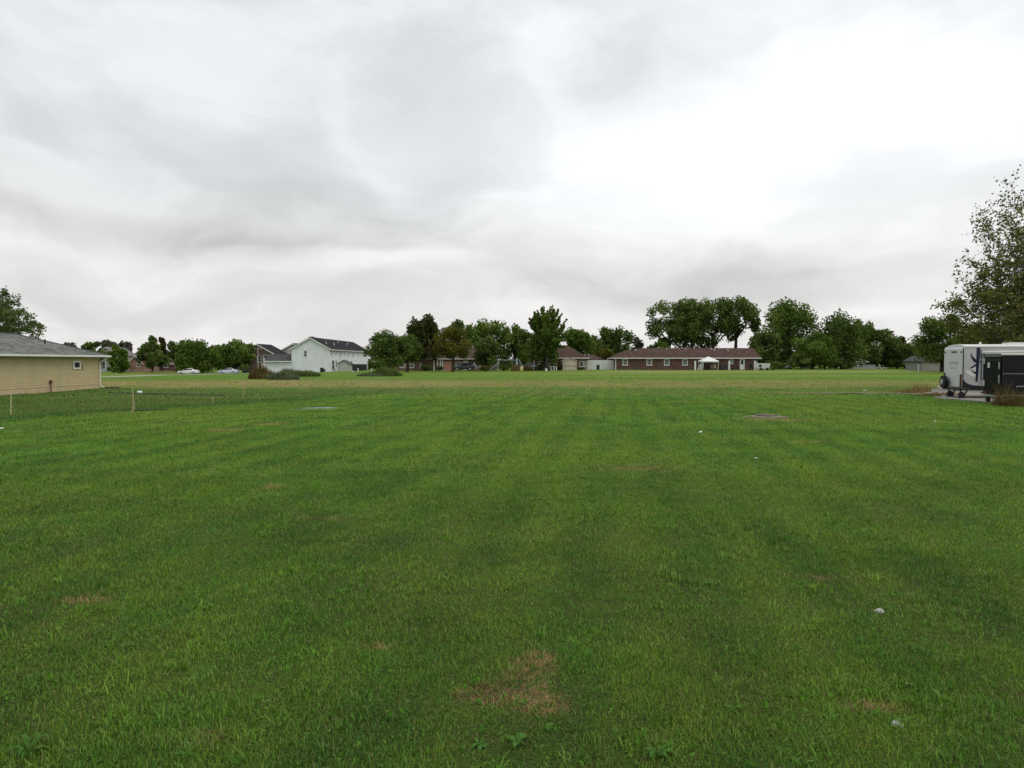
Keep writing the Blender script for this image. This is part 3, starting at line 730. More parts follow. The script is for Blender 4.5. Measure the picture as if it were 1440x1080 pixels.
# ------------------------------------------------------------------ the tan house beside the field
def tan_house():
    xe, ye = -33.9, 56.0
    z0 = float(T(xe, ye)) - .03
    r = thing('tan_house', 'single storey tan sided house with grey hipped roof at the lawn edge', 'house', (xe, ye, z0))
    # local: east wall is x=0, y runs 0 (far corner) to -22
    mb = MB(); hgt = 2.62; step = .165; y0, y1 = -24, 0; y = .42
    mb.box(-8, -.02, y0, y1 - .02, 0, hgt)
    z = .38
    while z < hgt - .02:        # lapped courses
        zt = min(z + step, hgt)
        mb.prism([(.0, z), (.035, z), (.008, zt), (0, zt)], y0, y1 - .1)
        z += step
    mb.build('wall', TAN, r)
    MB().box(-8.01, .012, y0 - .01, -.01, -.3, .38).build('foundation', mat('painted_foundation', (.46, .36, .21), .8, .12, 2.), r)
    MB().box(-.08, .05, -.1, .015, .38, hgt).build('corner_board', mat('tan_trim', (.50, .38, .21), .5, .06), r)
    e = .55
    rf = hip_roof(-8 - e, e, y0 - e, e, hgt, 0, t=.1)   # replaced below by the real hip
    vs = [(-8 - e, y0 - e, hgt + .1), (e, y0 - e, hgt + .1), (e, e, hgt + .1), (-8 - e, e, hgt + .1)]
    w = 8 + 2 * e; rise = w / 2 * .355
    vs += [(-4, y0 - e + w / 2, hgt + .1 + rise), (-4, e - w / 2, hgt + .1 + rise)]
    vs += [(v[0], v[1], hgt + .02) for v in vs[:4]]
    roof = MB().add(vs, [(1, 2, 5, 4), (2, 3, 5), (3, 0, 4, 5), (0, 1, 4), (0, 6, 7, 1), (1, 7, 8, 2), (2, 8, 9, 3), (3, 9, 6, 0), (6, 9, 8, 7)]).build('roof', ROOFG, r)
    # hip and ridge caps
    cap = MB()
    for a, b in (((e, e, hgt + .12), (-4, e - w / 2, hgt + .12 + rise)), ((-4, e - w / 2, hgt + .12 + rise), (-4, y0, hgt + .12 + rise))):
        cap.tube([a, b], .055, 6)
    cap.build('ridge_cap', mat('ridge_shingle', (.085, .09, .10), .9, .25, 8.), roof)
    MB().box(-4.35, -3.65, -7.6, -6.2, hgt + rise - .05, hgt + rise + .26).build('vent', mat('vent_metal', (.12, .12, .13), .5, .2), roof)
    tz = hgt + .1 + (e + 1.9) * .355
    MB().lathe([(.05, tz - .2), (.05, tz + .32), (.06, tz + .32), (.06, tz + .36)], 10, (-1.9, -3.6, 0)).build('vent_pipe', BLACK, roof)
    g = MB(); g.box(e + .003, e + .13, y0 - e, e + .13, hgt - .02, hgt + .115); g.box(-8 - e, e + .003, e + .003, e + .13, hgt - .02, hgt + .115)
    g.build('gutter', TRIM, r, bevel=.015)
    MB().box(-.02, e, y0 - .3, e, hgt - .035, hgt - .004).build('soffit', TRIM, r)
    d = MB(); d.tube([(e + .05, .3, hgt - .02), (.3, .12, hgt - .28), (.1, .04, hgt - .45), (.085, .03, hgt - .6), (.085, .03, .35), (.1, .05, .22), (.35, .2, .1)], .055, 8)
    d.build('downspout', TRIM, r)
    MB().box(.2, 1.5, .12, .5, .03, .13).build('splash_block', mat('dark_splash_block', (.03, .03, .033), .8, .2), r, bevel=.02)
    M = face_matrix('right', .03, -2.9, 1.66)
    f = MB(M); f.box(-.45, -.33, 0, .07, 0, .62); f.box(.33, .45, 0, .07, 0, .62); f.box(-.33, .33, 0, .07, 0, .11); f.box(-.33, .33, 0, .07, .51, .62)
    fo = f.build('window', WHITE, r); MB(M).box(-.33, .33, 0, .02, .11, .51).build('pane', GLASS, fo)
    MB(face_matrix('right', .03, -2.15, 1.62)).box(-.07, .07, 0, .08, 0, .34).build('outlet_box', mat('tan_plastic', (.36, .27, .16), .5, .1), r)
    p = MB(); p.tube([(.12, -6.0, .0), (.12, -6.0, .72)], .035, 8); p.box(.06, .18, -6.09, -5.91, .62, .86)
    p.build('gas_pipe', mat('rusty_pipe', (.10, .055, .04), .8, .3), r)
    return r
tan_house()

# ------------------------------------------------------------------ white two-storey house
def white_house():
    Y = 150; xr = -40.0; z0 = -.35
    r = thing('townhouse', 'long white two storey house with dark shingle roof and plain gable', 'house', (xr, Y, z0))
    W, L, H = 8.4, 40, 5.3; rise = 2.35
    MB().prism([(-W, -.5), (0, -.5), (0, H), (-W / 2, H + rise - .02), (-W, H)], 0, L).build('wall', VINYL, r)
    rf = gable_roof_y(-W - .45, .45, -.35, L + .35, H - .24, rise + .24, .2).build('roof', ROOFD, r)
    for sx in (-1, 1):
        x0 = -W / 2 + sx * (W / 2 + .45)
        MB().prism([(x0, H - .36), (-W / 2, H + rise - .12), (-W / 2, H + rise + .10), (x0, H - .12)], -.42, -.354).build('barge_board', WHITE, r)
    MB().box(.455, .57, -.3, L, H - .32, H - .14).build('gutter', TRIM, r)
    MB().box(-W, 0, -.02, -.003, H - .09, H).build('band', TRIM, r)
    for i, (y, dx) in enumerate(((3, 2.6), (7.5, 1.2), (8.6, 2.9), (12, 2.0), (19, 1.2), (22, 2.6), (27, 1.6))):
        roof_vent(rf, -W / 2 + dx, y, H + rise * (1 - dx / (W / 2 + .45)) + .1, .10, .35, STEEL if i % 2 else WHITE)
    MB().box(-W * .72, -W * .6, 5, 5.8, H + 1.0, H + rise + .5).build('chimney', mat('grey_chimney', (.2, .2, .2), .9, .2), r)
    window(r, 'front', -5.35, 0, 3.55, .72, 1.35, .08, BLIND)
    for y, z, w, h in ((1.2, 3.75, 1.0, 1.35), (5.1, 3.95, .9, 1.1), (9.0, 3.55, 1.1, 1.6), (13.3, 3.95, 1.0, 1.1), (17., 3.85, 1.2, 1.2), (22., 3.7, 1.5, 1.35), (28, 3.8, 1.2, 1.3),
                       (2.6, .7, 1.7, 2.1), (5.3, 1.2, .9, 1.6), (16.5, 1.0, 1.4, 1.5), (20., .9, 1.9, 1.7)):
        window(r, 'right', 0, y, z, w, h, .08)
    MB().box(-8.42, -.001, -.012, -.004, -.2, .12).build('foundation', CONC, r)
    # the low garage wing on its west side
    G1 = 5.6
    MB().prism([(0.05, -.5), (6.6, -.5), (6.6, 2.55), (3.3, 3.9), (.05, 2.55)], -W - G1, -W - .004, axes='yz').build('garage_wing', VINYL, r)
    gr = MB(); gr.prism([(-.45, 2.42), (3.3, 3.95), (7, 2.42), (7, 2.6), (3.3, 4.15), (-.45, 2.6)], -W - G1 - .3, -W - .006, axes='yz')
    gr.build('garage_roof', shingle_mat('grey_brown_shingles', (.085, .082, .085)), r)
    MB().box(-W - G1 - .3, -W + .3, -.56, -.455, 2.38, 2.6).build('garage_gutter', TRIM, r)
    return r
white_house()

def gable_house(name, label, px0, px1, Y, base, eave, apex, wallm, roofm, depth=9, apx=None, group=None, front_gable=True, over=.4):
    x0, x1 = Xat(px0, Y), Xat(px1, Y); z0 = Zat(base, Y)
    w = x1 - x0; H = Zat(eave, Y) - z0; rise = Zat(apex, Y) - Zat(eave, Y)
    r = thing(name, label, 'house', (x0, Y, z0), 0, group)
    if front_gable:
        a = w / 2 if apx is None else Xat(apx, Y) - x0
        MB().prism([(0, -.6), (w, -.6), (w, H), (a, H + rise), (0, H)], 0, depth).build('wall', wallm, r)
        k = rise / max(a, .1); k2 = rise / max(w - a, .1)
        MB().prism([(-over, H - over * k + .03), (a, H + rise + .03), (w + over, H - over * k2 + .03), (w + over, H - over * k2 + .28), (a, H + rise + .3), (-over, H - over * k + .28)], -.35, depth + .3).build('roof', roofm, r)
        b = MB(); b.prism([(-over, H - over * k - .03), (a, H + rise - .03), (a, H + rise + .24), (-over, H - over * k + .22)], -.42, -.353)
        b.prism([(w + over, H - over * k2 - .03), (w + over, H - over * k2 + .22), (a, H + rise + .24), (a, H + rise - .03)], -.42, -.353)
        b.build('barge_board', TRIM, r)
    else:
        MB().box(0, w, 0, depth, -.6, H).build('wall', wallm, r)
        hip_roof(-over, w + over, -over, depth + over, H - .05, rise, w * .12 if apx is None else apx, w * .12 if apx is None else apx).build('roof', roofm, r)
        fascia(-over, w + over, -over, depth + over, H - .06).build('fascia', TRIM, r)
    return r, w, H

PINKG = siding_mat('pinkish_siding', (.42, .38, .37)); GREYS = siding_mat('grey_siding', (.26, .27, .27)); BEIGE = siding_mat('beige_siding', (.40, .33, .25))
BROWNS = siding_mat('brown_siding', (.12, .085, .065))
gable_house('house', 'pinkish gable end showing behind the white garage wing', 391, 436, 185, 522, 496, 484, PINKG, ROOFD, 12, 413)
r, w, H = gable_house('house', 'brown gabled house with dark roof behind the utility pole and weeds', 348, 390, 172, 523, 500.5, 485, BROWNS, ROOFD, 10, 362)
window(r, 'front', w * .62, 0, 2.9, 1.3, 1.3); window(r, 'front', w * .40, 0, 2.5, 1.1, 1.5); door(r, 'front', w * .55, 0, .1, 1., 2.)
MB().box(w * .56, w * .60, -.5, -.3, -.5, 3.4).build('porch_post', TRIM, r)
r, w, H = gable_house('brick_house', 'small pink brick house with red gabled roof beyond the street', 181, 201, 205, 520, 511, 501, BRICKP, mat('red_roof', (.22, .085, .06), .9, .2), 9)
window(r, 'front', w * .7, 0, .9, 1.0, 1.1)
r, w, H = gable_house('house', 'tall grey house with broad dark gable behind the pink brick house', 183, 226, 225, 520, 502, 488.5, siding_mat('taupe_siding', (.28, .24, .21)), ROOFD, 11, 206)
window(r, 'front', w * .45, 0, 4.5, 1.5, 1.4); window(r, 'front', w * .72, 0, 1., 3., 1.5); window(r, 'front', w * .9, 0, 1., 1.5, 1.5)
MB().box(-1.2, -.25, 1, 2, -.3, Zat(487, 225) - Zat(520, 225)).build('chimney', mat('dark_chimney', (.05, .04, .04), .9, .2), r)
r, w, H = gable_house('house', 'white house with bay window peeking past the tan house corner', 136, 168, 200, 521, 500, 489, siding_mat('offwhite_siding', (.46, .45, .42)), shingle_mat('pale_shingles', (.19, .18, .17)), 9, 150)
window(r, 'front', w * .44, 0, 3.4, 1.9, 1.7, .2, BLIND, WHITE); window(r, 'front', w * .35, 0, .6, 1.2, 1.8)
MB().prism([(0, 4.0), (w * .5, 4.0), (w * .5, 4.25), (0, 4.7)], -1.4, -.004).build('porch_roof', shingle_mat('pale_shingles', (.19, .18, .17)), r)
for k in (.05, .25, .48): MB().box(w * k, w * k + .22, -1.3, -1.1, -.3, 4.0).build('porch_post', WHITE, r)
r, w, H = gable_house('house', 'low red brick house behind the willow like street trees', 224, 262, 215, 520, 512, 506, BRICK, ROOFB, 9, None, None, False)
window(r, 'front', w * .25, 0, .7, 1.4, 1.1); window(r, 'front', w * .65, 0, .7, 1.2, 1.1)

# ------------------------------------------------------------------ brick houses across the field
def middle_house():
    Y = 160; x0, x1 = Xat(556, Y), Xat(692, Y); z0 = Zat(520.5, Y); w = x1 - x0
    H = Zat(505, Y) - z0
    r = thing('brick_house', 'long tan brick house behind the olive tree with pink garage door', 'house', (x0, Y, z0))
    MB().box(0, w, 0, 10, -.6, H).build('wall', BRICKT, r)
    rf = hip_roof(-.5, w + .5, -.7, 10.5, H - .05, Zat(487, Y) - Zat(505, Y), 5.5, 5.5).build('roof', shingle_mat('fawn_shingles', (.105, .075, .06)), r)
    fascia(-.5, w + .5, -.7, 10.5, H - .06).build('fascia', TRIM, r)
    for px in (566, 579, 594): window(r, 'front', Xat(px, Y) - x0, 0, .55, 1.25, 1.0, .14, BLIND, WHITE)
    for px in (610.5, 615.5, 619.5, 622.5): MB().box(Xat(px, Y) - x0 - .12, Xat(px, Y) - x0 + .12, -.4, -.16, -.2, H - .06).build('porch_post', WHITE, r)
    d = MB(); a, b = Xat(624, Y) - x0, Xat(637, Y) - x0; d.box(a, b, -.06, .05, -.1, 2.1)
    for i in range(1, 4): d.box(a + .1, b - .1, -.08, -.05, i * .52 - .04, i * .52 + .02)
    d.build('garage_door', mat('pink_door', (.45, .22, .17), .6, .08), r)
    window(r, 'front', Xat(645, Y) - x0, 0, .7, 1.3, 1.2, .12); door(r, 'front', Xat(655, Y) - x0, 0, 0, .95, 2.05)
    window(r, 'front', Xat(672, Y) - x0, 0, .7, 1.8, 1.2, .12)
    roof_vent(rf, w * .4, 3, H + 1.6); roof_vent(rf, w * .6, 3.4, H + 1.8)
middle_house()

def hip_brick_house():
    Y = 152; x0, x1 = Xat(751, Y), Xat(825, Y); z0 = Zat(520.3, Y); w = x1 - x0; H = Zat(504, Y) - z0
    r = thing('brick_house', 'brick house with brown hip roof behind the beige shed', 'house', (x0, Y, z0))
    MB().box(0, w * .5, 0, 9, -.6, H).build('wall', BRICK, r)
    MB().box(w * .5 + .003, w, -.3, 9.2, -.6, H).build('side_wall', BRICKT, r)
    rf = MB()
    e = .5
    hip_roof(-e, w + e, -.3 - e, 9.2 + e, H - .03, Zat(485.5, Y) - Zat(504, Y), w * .48, w * .40).build('roof', ROOFB, r)
    fascia(-e, w + e, -.3 - e, 9.2 + e, H - .04).build('fascia', TRIM, r)
    MB().box(-.08, .1, -.02, .1, -.2, H - .04).build('corner_board', WHITE, r)
    window(r, 'front', 1.5, 0, .7, 1.3, 1.3, .1); window(r, 'front', w * .36, 0, .8, 1.6, 1.2, .1)
    window(r, 'front', w * .90, -.3, .75, 1.0, 1.1, .1); window(r, 'front', w * .965, -.3, .75, .5, 1.1, .1)
    # lower wing going back to the east
    a = Xat(826, Y) - x0 + .35
    MB().box(a, a + 3.2, 4, 11, -.6, H - .25).build('rear_wing', WHITE, r)
    hip_roof(a - .3, a + 3.9, 3.3, 11.5, H - .28, 1.0, 0, 2.2).build('wing_roof', ROOFB, r)
hip_brick_house()

def ranch():
    Y = 150; x0, x1 = Xat(865, Y), Xat(1065.5, Y); z0 = Zat(520, Y); w = x1 - x0; H = Zat(504, Y) - z0
    r = thing('ranch_house', 'long low red brick ranch house with brown roof and white windows', 'house', (x0, Y, z0))
    MB().box(0, w, 0, 9, -.5, H).build('wall', BRICK, r)
    e = .55; rise = Zat(490.3, Y) - Zat(504, Y)
    rise = (Zat(490.3, Y + 4.5) - z0) - H
    X = lambda px: Xat(px, Y) - x0
    rf = hip_roof(X(903) - 4.6, w + e, -e, 9 + e, H - .02, rise, 4.6, .0).build('roof', ROOFB, r)
    # lower hip over the west end
    rf2 = hip_roof(-e, X(903) + 1.2, -e - .03, 8.2, H - .03, rise * .80, 3.6, 1.2).build('west_roof', ROOFB, r)
    MB().box(-e - .05, w + e + .05, -e - .12, -e - .035, H - .06, H + .14).build('gutter', TRIM, r)
    MB().box(-e - .05, -e - .004, -e, 8, H - .06, H + .13).build('fascia', TRIM, r)
    MB().box(X(865), X(866.3), -.05, .05, -.1, H).build('downspout', TRIM, r)
    for px in (879, 913, 937.5, 963): window(r, 'front', X(px), 0, 1.0, 1.2, 1.35, .14, BLIND, WHITE)
    window(r, 'front', X(1028.5), 0, 1.35, .75, .95, .1, BLIND, WHITE)
    door(r, 'front', X(1043.5), 0, .05, .85, 2.25)
    for px, py, m in ((897, 494, WHITE), (943, 490.5, WHITE), (961, 489.5, STEEL), (970, 489.5, WHITE), (1007, 492, WHITE), (1010.5, 494, WHITE), (1029.5, 494, WHITE)):
        yy = min(4.4, (Zat(py, Y + 3) - z0 - H) / rise * 5.0)
        roof_vent(rf, X(px), yy - e, H + rise * yy / 5.05 + .1, .085, .4, m)
    return r
ranch()

r, w, H = gable_house('cottage', 'small grey cottage with white framed window in front of the dark trees', 1199, 1218, 168, 519.8, 509, 503.5, GREYS, shingle_mat('cottage_shingles', (.10, .10, .10)), 5, None, None, False)
window(r, 'front', w * .62, 0, .35, 1.3, 1.25, .1, GLASS, WHITE); window(r, 'front', w * .22, 0, .35, .9, 1.25, .1, GLASS, WHITE)
MB().box(w + .3, w + 2.5, .5, 4, -.4, 1.2).build('lean_to', GREYS, r)
r, w, H = gable_house('garage', 'plain grey outbuilding beside the white field post', 1297, 1316, 140, 520.8, 508, 502.5, siding_mat('weathered_siding', (.25, .25, .235)), shingle_mat('cottage_shingles', (.10, .10, .10)), 6)
MB().box(w * .2, w * .75, -.05, .02, 0, 1.6).build('door', mat('grey_door', (.20, .20, .19), .7, .1), r)
gable_house('shed', 'pale shed with pointed roof half hidden behind the white travel trailer', 1318, 1336, 135, 521, 508, 502.5, siding_mat('pale_siding', (.38, .37, .34)), shingle_mat('cottage_shingles', (.10, .10, .10)), 5)

def shed(name, label, px0, px1, base, eave, apex, Y, m, roofm, doorm, depth=2.6):
    x0, x1 = Xat(px0, Y), Xat(px1, Y); z0 = Zat(base, Y); w = x1 - x0; H = Zat(eave, Y) - z0; A = Zat(apex, Y) - z0
    r = thing(name, label, 'shed', (x0, Y, z0))
    MB().prism([(0, -.2), (w, -.2), (w, H), (w / 2, A), (0, H)], 0, depth).build('wall', m, r)
    k = (A - H) / (w / 2); o = .22
    MB().prism([(-o, H - o * k + .02), (w / 2, A + .02), (w + o, H - o * k + .02), (w + o, H - o * k + .14), (w / 2, A + .15), (-o, H - o * k + .14)], -.2, depth + .2).build('roof', roofm, r)
    for s in (0, 1):
        d = MB().box(w * (.22 + .285 * s), w * (.49 + .285 * s), -.06, .02, .05, H * .9).build('door', doorm, r)
        MB().box(w * (.44 + .10 * s), w * (.46 + .10 * s), -.1, -.05, H * .45, H * .5).build('handle', BLACK, d)
    return r, w, H
shed('garden_shed', 'little pale grey gabled shed against the white townhouse', 475, 491.5, 523, 511.5, 507, 152, siding_mat('shed_siding', (.40, .40, .37)), shingle_mat('shed_shingles', (.16, .16, .16)), mat('shed_door', (.46, .46, .43), .6, .08))
r, w, H = shed('garden_shed', 'beige garden shed with brown cross trim near the hip roofed brick house', 791.5, 811, 520.6, 507.5, 503.5, 146, mat('beige_panel', (.50, .43, .34), .7, .07), mat('beige_roof', (.40, .36, .30), .8, .1), mat('beige_door', (.54, .47, .38), .7, .05))
MB().box(-.02, w + .02, -.075, -.065, H * .42, H * .42 + .12).build('cross_trim', mat('brown_trim', (.24, .16, .11), .7, .1), r)

# ------------------------------------------------------------------ fences, posts, small structures
def picket_fence(name, label, pts, h, m, bw=.16, gap=.02, solid=True, rail=None, posts=True):
    """boards between successive ground points"""
    r = thing(name, label, 'fence', pts[0]); o = Vector(pts[0]); mb = MB(); rl = MB(); ps = MB()
    for a, b in zip(pts[:-1], pts[1:]):
        a = Vector(a) - o; b = Vector(b) - o; d = b - a; L = d.length; n = max(1, int(L / (bw + gap)))
        ang = math.atan2(d.y, d.x)
        for i in range(n):
            p = a + d * ((i + .5) / n); hh = h * (1 + .015 * ((i * 7) % 3 - 1))
            M = Matrix.Translation(p) @ Matrix.Rotation(ang, 4, 'Z')
            mb.box(-bw / 2, bw / 2, -.012, .012, .04, hh, M)
        for zz in (.3, .82):
            M = Matrix.Translation(a.lerp(b, .5)) @ Matrix.Rotation(ang, 4, 'Z')
            rl.box(-L / 2, L / 2, .014, .055, h * zz, h * zz + .08, M)
        k = max(1, int(round(L / 2.4)))
        for i in range(k + 1):
            M = Matrix.Translation(a + d * (i / k)) @ Matrix.Rotation(ang, 4, 'Z')
            ps.box(-.06, .06, .057, .17, -.2, h * 1.05, M)
    mb.build('boards', m, r); rl.build('rail', m, r); ps.build('posts', m, r)
    return r
def P3(px, py, Y): return (Xat(px, Y), Y, Zat(py, Y))
def Pg(px, Y): x = Xat(px, Y); return (x, Y, float(T(x, Y)))
picket_fence('vinyl_fence', 'white vinyl privacy fence between the two brick houses', [P3(824.5, 520, 153), P3(867, 520, 152)], 2.15, WHITE)
picket_fence('privacy_fence', 'black privacy fence beside the pale grey shed', [P3(492.5, 522.6, 158), P3(516, 522.3, 168)], 1.75, mat('black_fence', (.02, .02, .022), .7, .2))
picket_fence('board_fence', 'low tan board fence along the far side of the street', [Pg(170, 178), Pg(255, 182)], .55, mat('tan_boards', (.26, .20, .12), .8, .2), .14, .05)
picket_fence('board_fence', 'low weathered brown fence beside the parked dark car', [P3(667, 521, 148), P3(697, 521, 148)], 1.0, mat('brown_boards', (.15, .10, .075), .8, .25), .14, .04)
picket_fence('picket_fence', 'low white picket fence in front of the grey cottage', [P3(1192, 519.6, 164), P3(1236, 519.6, 166)], .65, mat('dull_white', (.42, .42, .40), .7, .1), .08, .12)
picket_fence('vinyl_fence', 'pale fence panels glimpsed past the tan house downspout', [P3(140, 523.5, 178), P3(157, 523, 180)], .75, mat('pale_vinyl', (.55, .58, .60), .5, .05))

def post(name, label, px, base, top, Y, w, m, cat='post', group=None, cap=True, lean=0.):
    b = Vector(P3(px, base, Y)); h = Zat(top, Y) - b.z
    mb = MB(); mb.box(-w / 2, w / 2, -w / 2, w / 2, -.3, h)
    if cap: mb.box(-w * .62, w * .62, -w * .62, w * .62, h + .002, h + w * .3)
    o = mb.build(name, m); o.location = b; o.rotation_euler = (0, lean, 0)
    return tag(o, label, cat, group)
post('porch_post', 'tall white post standing just west of the white canopy', 977.5, 520.5, 508, 146, .30, WHITE)
post('porch_post', 'tall white post between the canopy and the white ranch door', 1025.3, 520.3, 508, 146.5, .28, WHITE)
post('porch_post', 'tall white post near the east end of the ranch house', 1061.5, 520.3, 508, 147, .30, WHITE)
post('field_post', 'slim white pole beside the utility cabinet', 1064.6, 523, 509, 138, .12, TRIM, cap=False)
post('field_post', 'thin pale marker post standing near the plain grey outbuilding', 1291.5, 524, 512, 120, .11, mat('pale_post', (.42, .42, .40), .7, .1), cap=False)
for i, px in enumerate((771, 775, 779, 782.5)):
    post('picket_post', 'short white post in the row beside the beige shed', px, 520.8, 515.3, 145, .2, WHITE, group='short white posts by the beige shed')

# canopy
def canopy():
    Y = 146; a, b = Xat(988, Y), Xat(1010, Y); z0 = Zat(520.4, Y); w = b - a; H = Zat(508.2, Y) - z0; A = Zat(501.2, Y) - z0
    r = thing('canopy', 'white pop up canopy with pointed top on the ranch lawn', 'canopy', ((a + b) / 2, Y + w / 2, z0))
    h = w / 2; t = .03; mb = MB(); o = .12
    ring = [(-h - o, -h - o), (h + o, -h - o), (h + o, h + o), (-h - o, h + o)]
    vs = [(x, y, H - .16) for x, y in ring] + [(x, y, H + .06) for x, y in ring] + [(x * .45, y * .45, H + (A - H) * .62) for x, y in ring] + [(0, 0, A)]
    fs = []
    for i in range(4):
        j = (i + 1) % 4
        fs += [(i, j, 4 + j, 4 + i), (4 + i, 4 + j, 8 + j, 8 + i), (8 + i, 8 + j, 12)]
    o_ = mb.add(vs, fs).build('canopy_top', mat('canopy_cloth', (.74, .74, .72), .8, .04), r)
    sol = o_.modifiers.new('s', 'SOLIDIFY'); sol.thickness = .03
    for sx in (-1, 1):
        for sy in (-1, 1): MB().box(sx * h - .06, sx * h + .06, sy * h - .06, sy * h + .06, -.02, H).build('leg', mat('canopy_pole', (.42, .42, .40), .4, .1), r)
    dr = MB()
    for i in range(5):
        x = -h + .06 - .55 * i / 4 * 1.3
        dr.tube([(-h + .05 + .0 * i, -h + .1 * i, H - .2), (x, -h - .1 + .1 * i, H * .45), (x - .25, -h - .1 + .1 * i, .05)], [.10, .14, .2], 6)
    dr.build('tied_curtain', mat('canopy_curtain', (.38, .38, .34), .8, .1), r)
    return r, Y, z0
canopy()
def patio_set():
    Y = 147.5; z0 = Zat(520.4, Y)
    for px, lab in ((1001.5, 'beige patio chair under the white canopy nearer its open side'), (1006, 'beige patio chair under the white canopy beside the east legs')):
        r = thing('patio_chair', lab, 'chair', (Xat(px, Y), Y, z0), .3, 'patio chairs under the canopy')
        c = mat('beige_sling', (.33, .27, .20), .7, .1)
        MB().box(-.28, .28, -.26, .26, .42, .47).build('seat', c, r); MB().box(-.28, .28, .22, .28, .47, 1.1).build('backrest', c, r)
        for sx in (-1, 1):
            for sy in (-1, 1): MB().box(sx * .26 - .02, sx * .26 + .02, sy * .24 - .02, sy * .24 + .02, 0, .42).build('leg', c, r)
    r = thing('patio_table', 'dark round table beneath the white canopy', 'table', (Xat(996.5, Y), Y, z0))
    c = mat('dark_table', (.05, .05, .045), .5, .1)
    MB().lathe([(.6, .68), (.6, .72)], 20).build('tabletop', c, r); MB().lathe([(.05, 0.05), (.05, .68)], 10).build('pedestal', c, r); MB().lathe([(.3, 0), (.3, .05)], 14).build('base', c, r)
    r = thing('grill', 'dark covered grill against the brick wall east of the canopy', 'grill', (Xat(1017.5, 148), 148, z0))
    MB().box(-.75, .75, -.3, .3, 0.05, 1.25).build('cover', mat('dark_cover', (.04, .035, .045), .7, .2), r, bevel=.08)
    MB().box(-.7, .7, -.25, .25, 0, .05).build('base', BLACK, r)
    r = thing('garden_bench', 'dark bench below the small ranch window', 'bench', (Xat(1034.5, 148.5), 148.5, z0))
    c = mat('dark_red_wood', (.06, .025, .02), .7, .2)
    MB().box(-.8, .8, -.25, .25, .42, .47).build('seat', c, r); MB().box(-.8, .8, .2, .26, .47, .95).build('backrest', c, r)
    for sx in (-1, 1): MB().box(sx * .72 - .04, sx * .72 + .04, -.25, .25, 0, .42).build('leg', c, r)
    r = thing('patio_chair', 'black stacked patio chair beside the east ranch post', 'chair', (Xat(1056, 148), 148, z0))
    MB().box(-.35, .35, -.3, .3, .4, .47).build('seat', BLACK, r); MB().box(-.35, .35, .24, .3, .47, 1.3).build('backrest', BLACK, r)
    for sx in (-1, 1): MB().box(sx * .3 - .03, sx * .3 + .03, -.28, .28, 0, .4).build('leg', BLACK, r)
patio_set()

def cabinet():
    Y = 144; x0, x1 = Xat(1066, Y), Xat(1083, Y); z0 = Zat(520.8, Y); w = x1 - x0
    r = thing('utility_trailer', 'small boxy white utility trailer parked by the ranch house end', 'trailer', ((x0 + x1) / 2, Y, z0))
    h = Zat(511.3, Y) - z0
    MB().box(-w / 2, w / 2, 0, 1.5, .35, h).build('body', mat('dull_white_panel', (.55, .56, .56), .5, .06), r, bevel=.04)
    MB().box(-w / 2 - .02, w / 2 + .02, -.02, 1.52, h + .003, h + .07).build('lid', TRIM, r)
    MB().box(-w * .42, -w * .22, -.06, -.01, .7, 1.2).build('hatch', BLACK, r)
    for sx in (-.25, .25):
        wh = MB().lathe([(.16, -.06), (.28, -.05), (.28, .10), (.16, .11)], 16, (w * sx, -.08, .28), 'y').build('wheel', RUBBER, r)
    MB().box(-w / 2 - .9, -w / 2, .7, .8, .4, .48).build('tow_bar', BLACK, r)
cabinet()

def utility_pole():
    Y = 168; b = P3(363, 523, Y); h = Zat(487.5, Y) - b[2]
    r = thing('utility_pole', 'pale utility pole rising behind the tall brown weeds', 'pole', b)
    MB().tube([(0, 0, -.3), (0, 0, h)], [.15, .10], 8).build('pole', mat('grey_pole', (.30, .28, .25), .8, .15), r)
    MB().box(-.9, .9, -.06, .06, h - .6, h - .46).build('crossarm', mat('grey_pole', (.30, .28, .25)), r)
    for s in (-.8, .8): MB().lathe([(.06, h - .458), (.06, h - .25)], 8, (s, 0, 0)).build('insulator', STEEL, r)
utility_pole()

def barrel(name, label, px, base, Y, r_, h, m, cat):
    b = P3(px, base, Y); r = thing(name, label, cat, b)
    MB().lathe([(r_ * .85, 0), (r_, h * .25), (r_, h * .9)], 14).build('body', m, r)
    MB().lathe([(r_ * 1.08, h * .9 + .002), (r_ * 1.08, h * .96), (r_ * .6, h * 1.08)], 14).build('lid', m, r)
    return r
barrel('trash_can', 'black rubbish bin at the corner of the white townhouse', 452.5, 524, 147, .36, 1.0, BLACK, 'bin')
barrel('trash_can', 'small dark bin next to the black one by the townhouse', 455.6, 523.8, 146.5, .25, .75, mat('dark_green_plastic', (.02, .03, .025), .5, .1), 'bin')
barrel('trash_can', 'black wheeled bin in front of the white vinyl fence', 841, 520, 150.5, .33, 1.05, BLACK, 'bin')
barrel('bucket', 'pale yellow bucket in front of the tan ornamental grass', 733.5, 521.3, 140, .30, .8, mat('pale_yellow', (.62, .52, .22), .5, .05), 'bucket')
barrel('bucket', 'small white pail on the far lawn below the tall feathery tree', 768, 522, 140, .22, .5, WHITE, 'bucket')
barrel('marker', 'squat white marker on the lawn near the black privacy fence', 496.5, 524.2, 144, .22, .35, WHITE, 'marker')
barrel('marker', 'upright white marker on the lawn near the black privacy fence', 503.5, 524, 143, .12, .8, WHITE, 'marker')
barrel('marker', 'white marker under the dark spreading tree', 522.5, 523.5, 143, .12, .7, WHITE, 'marker')

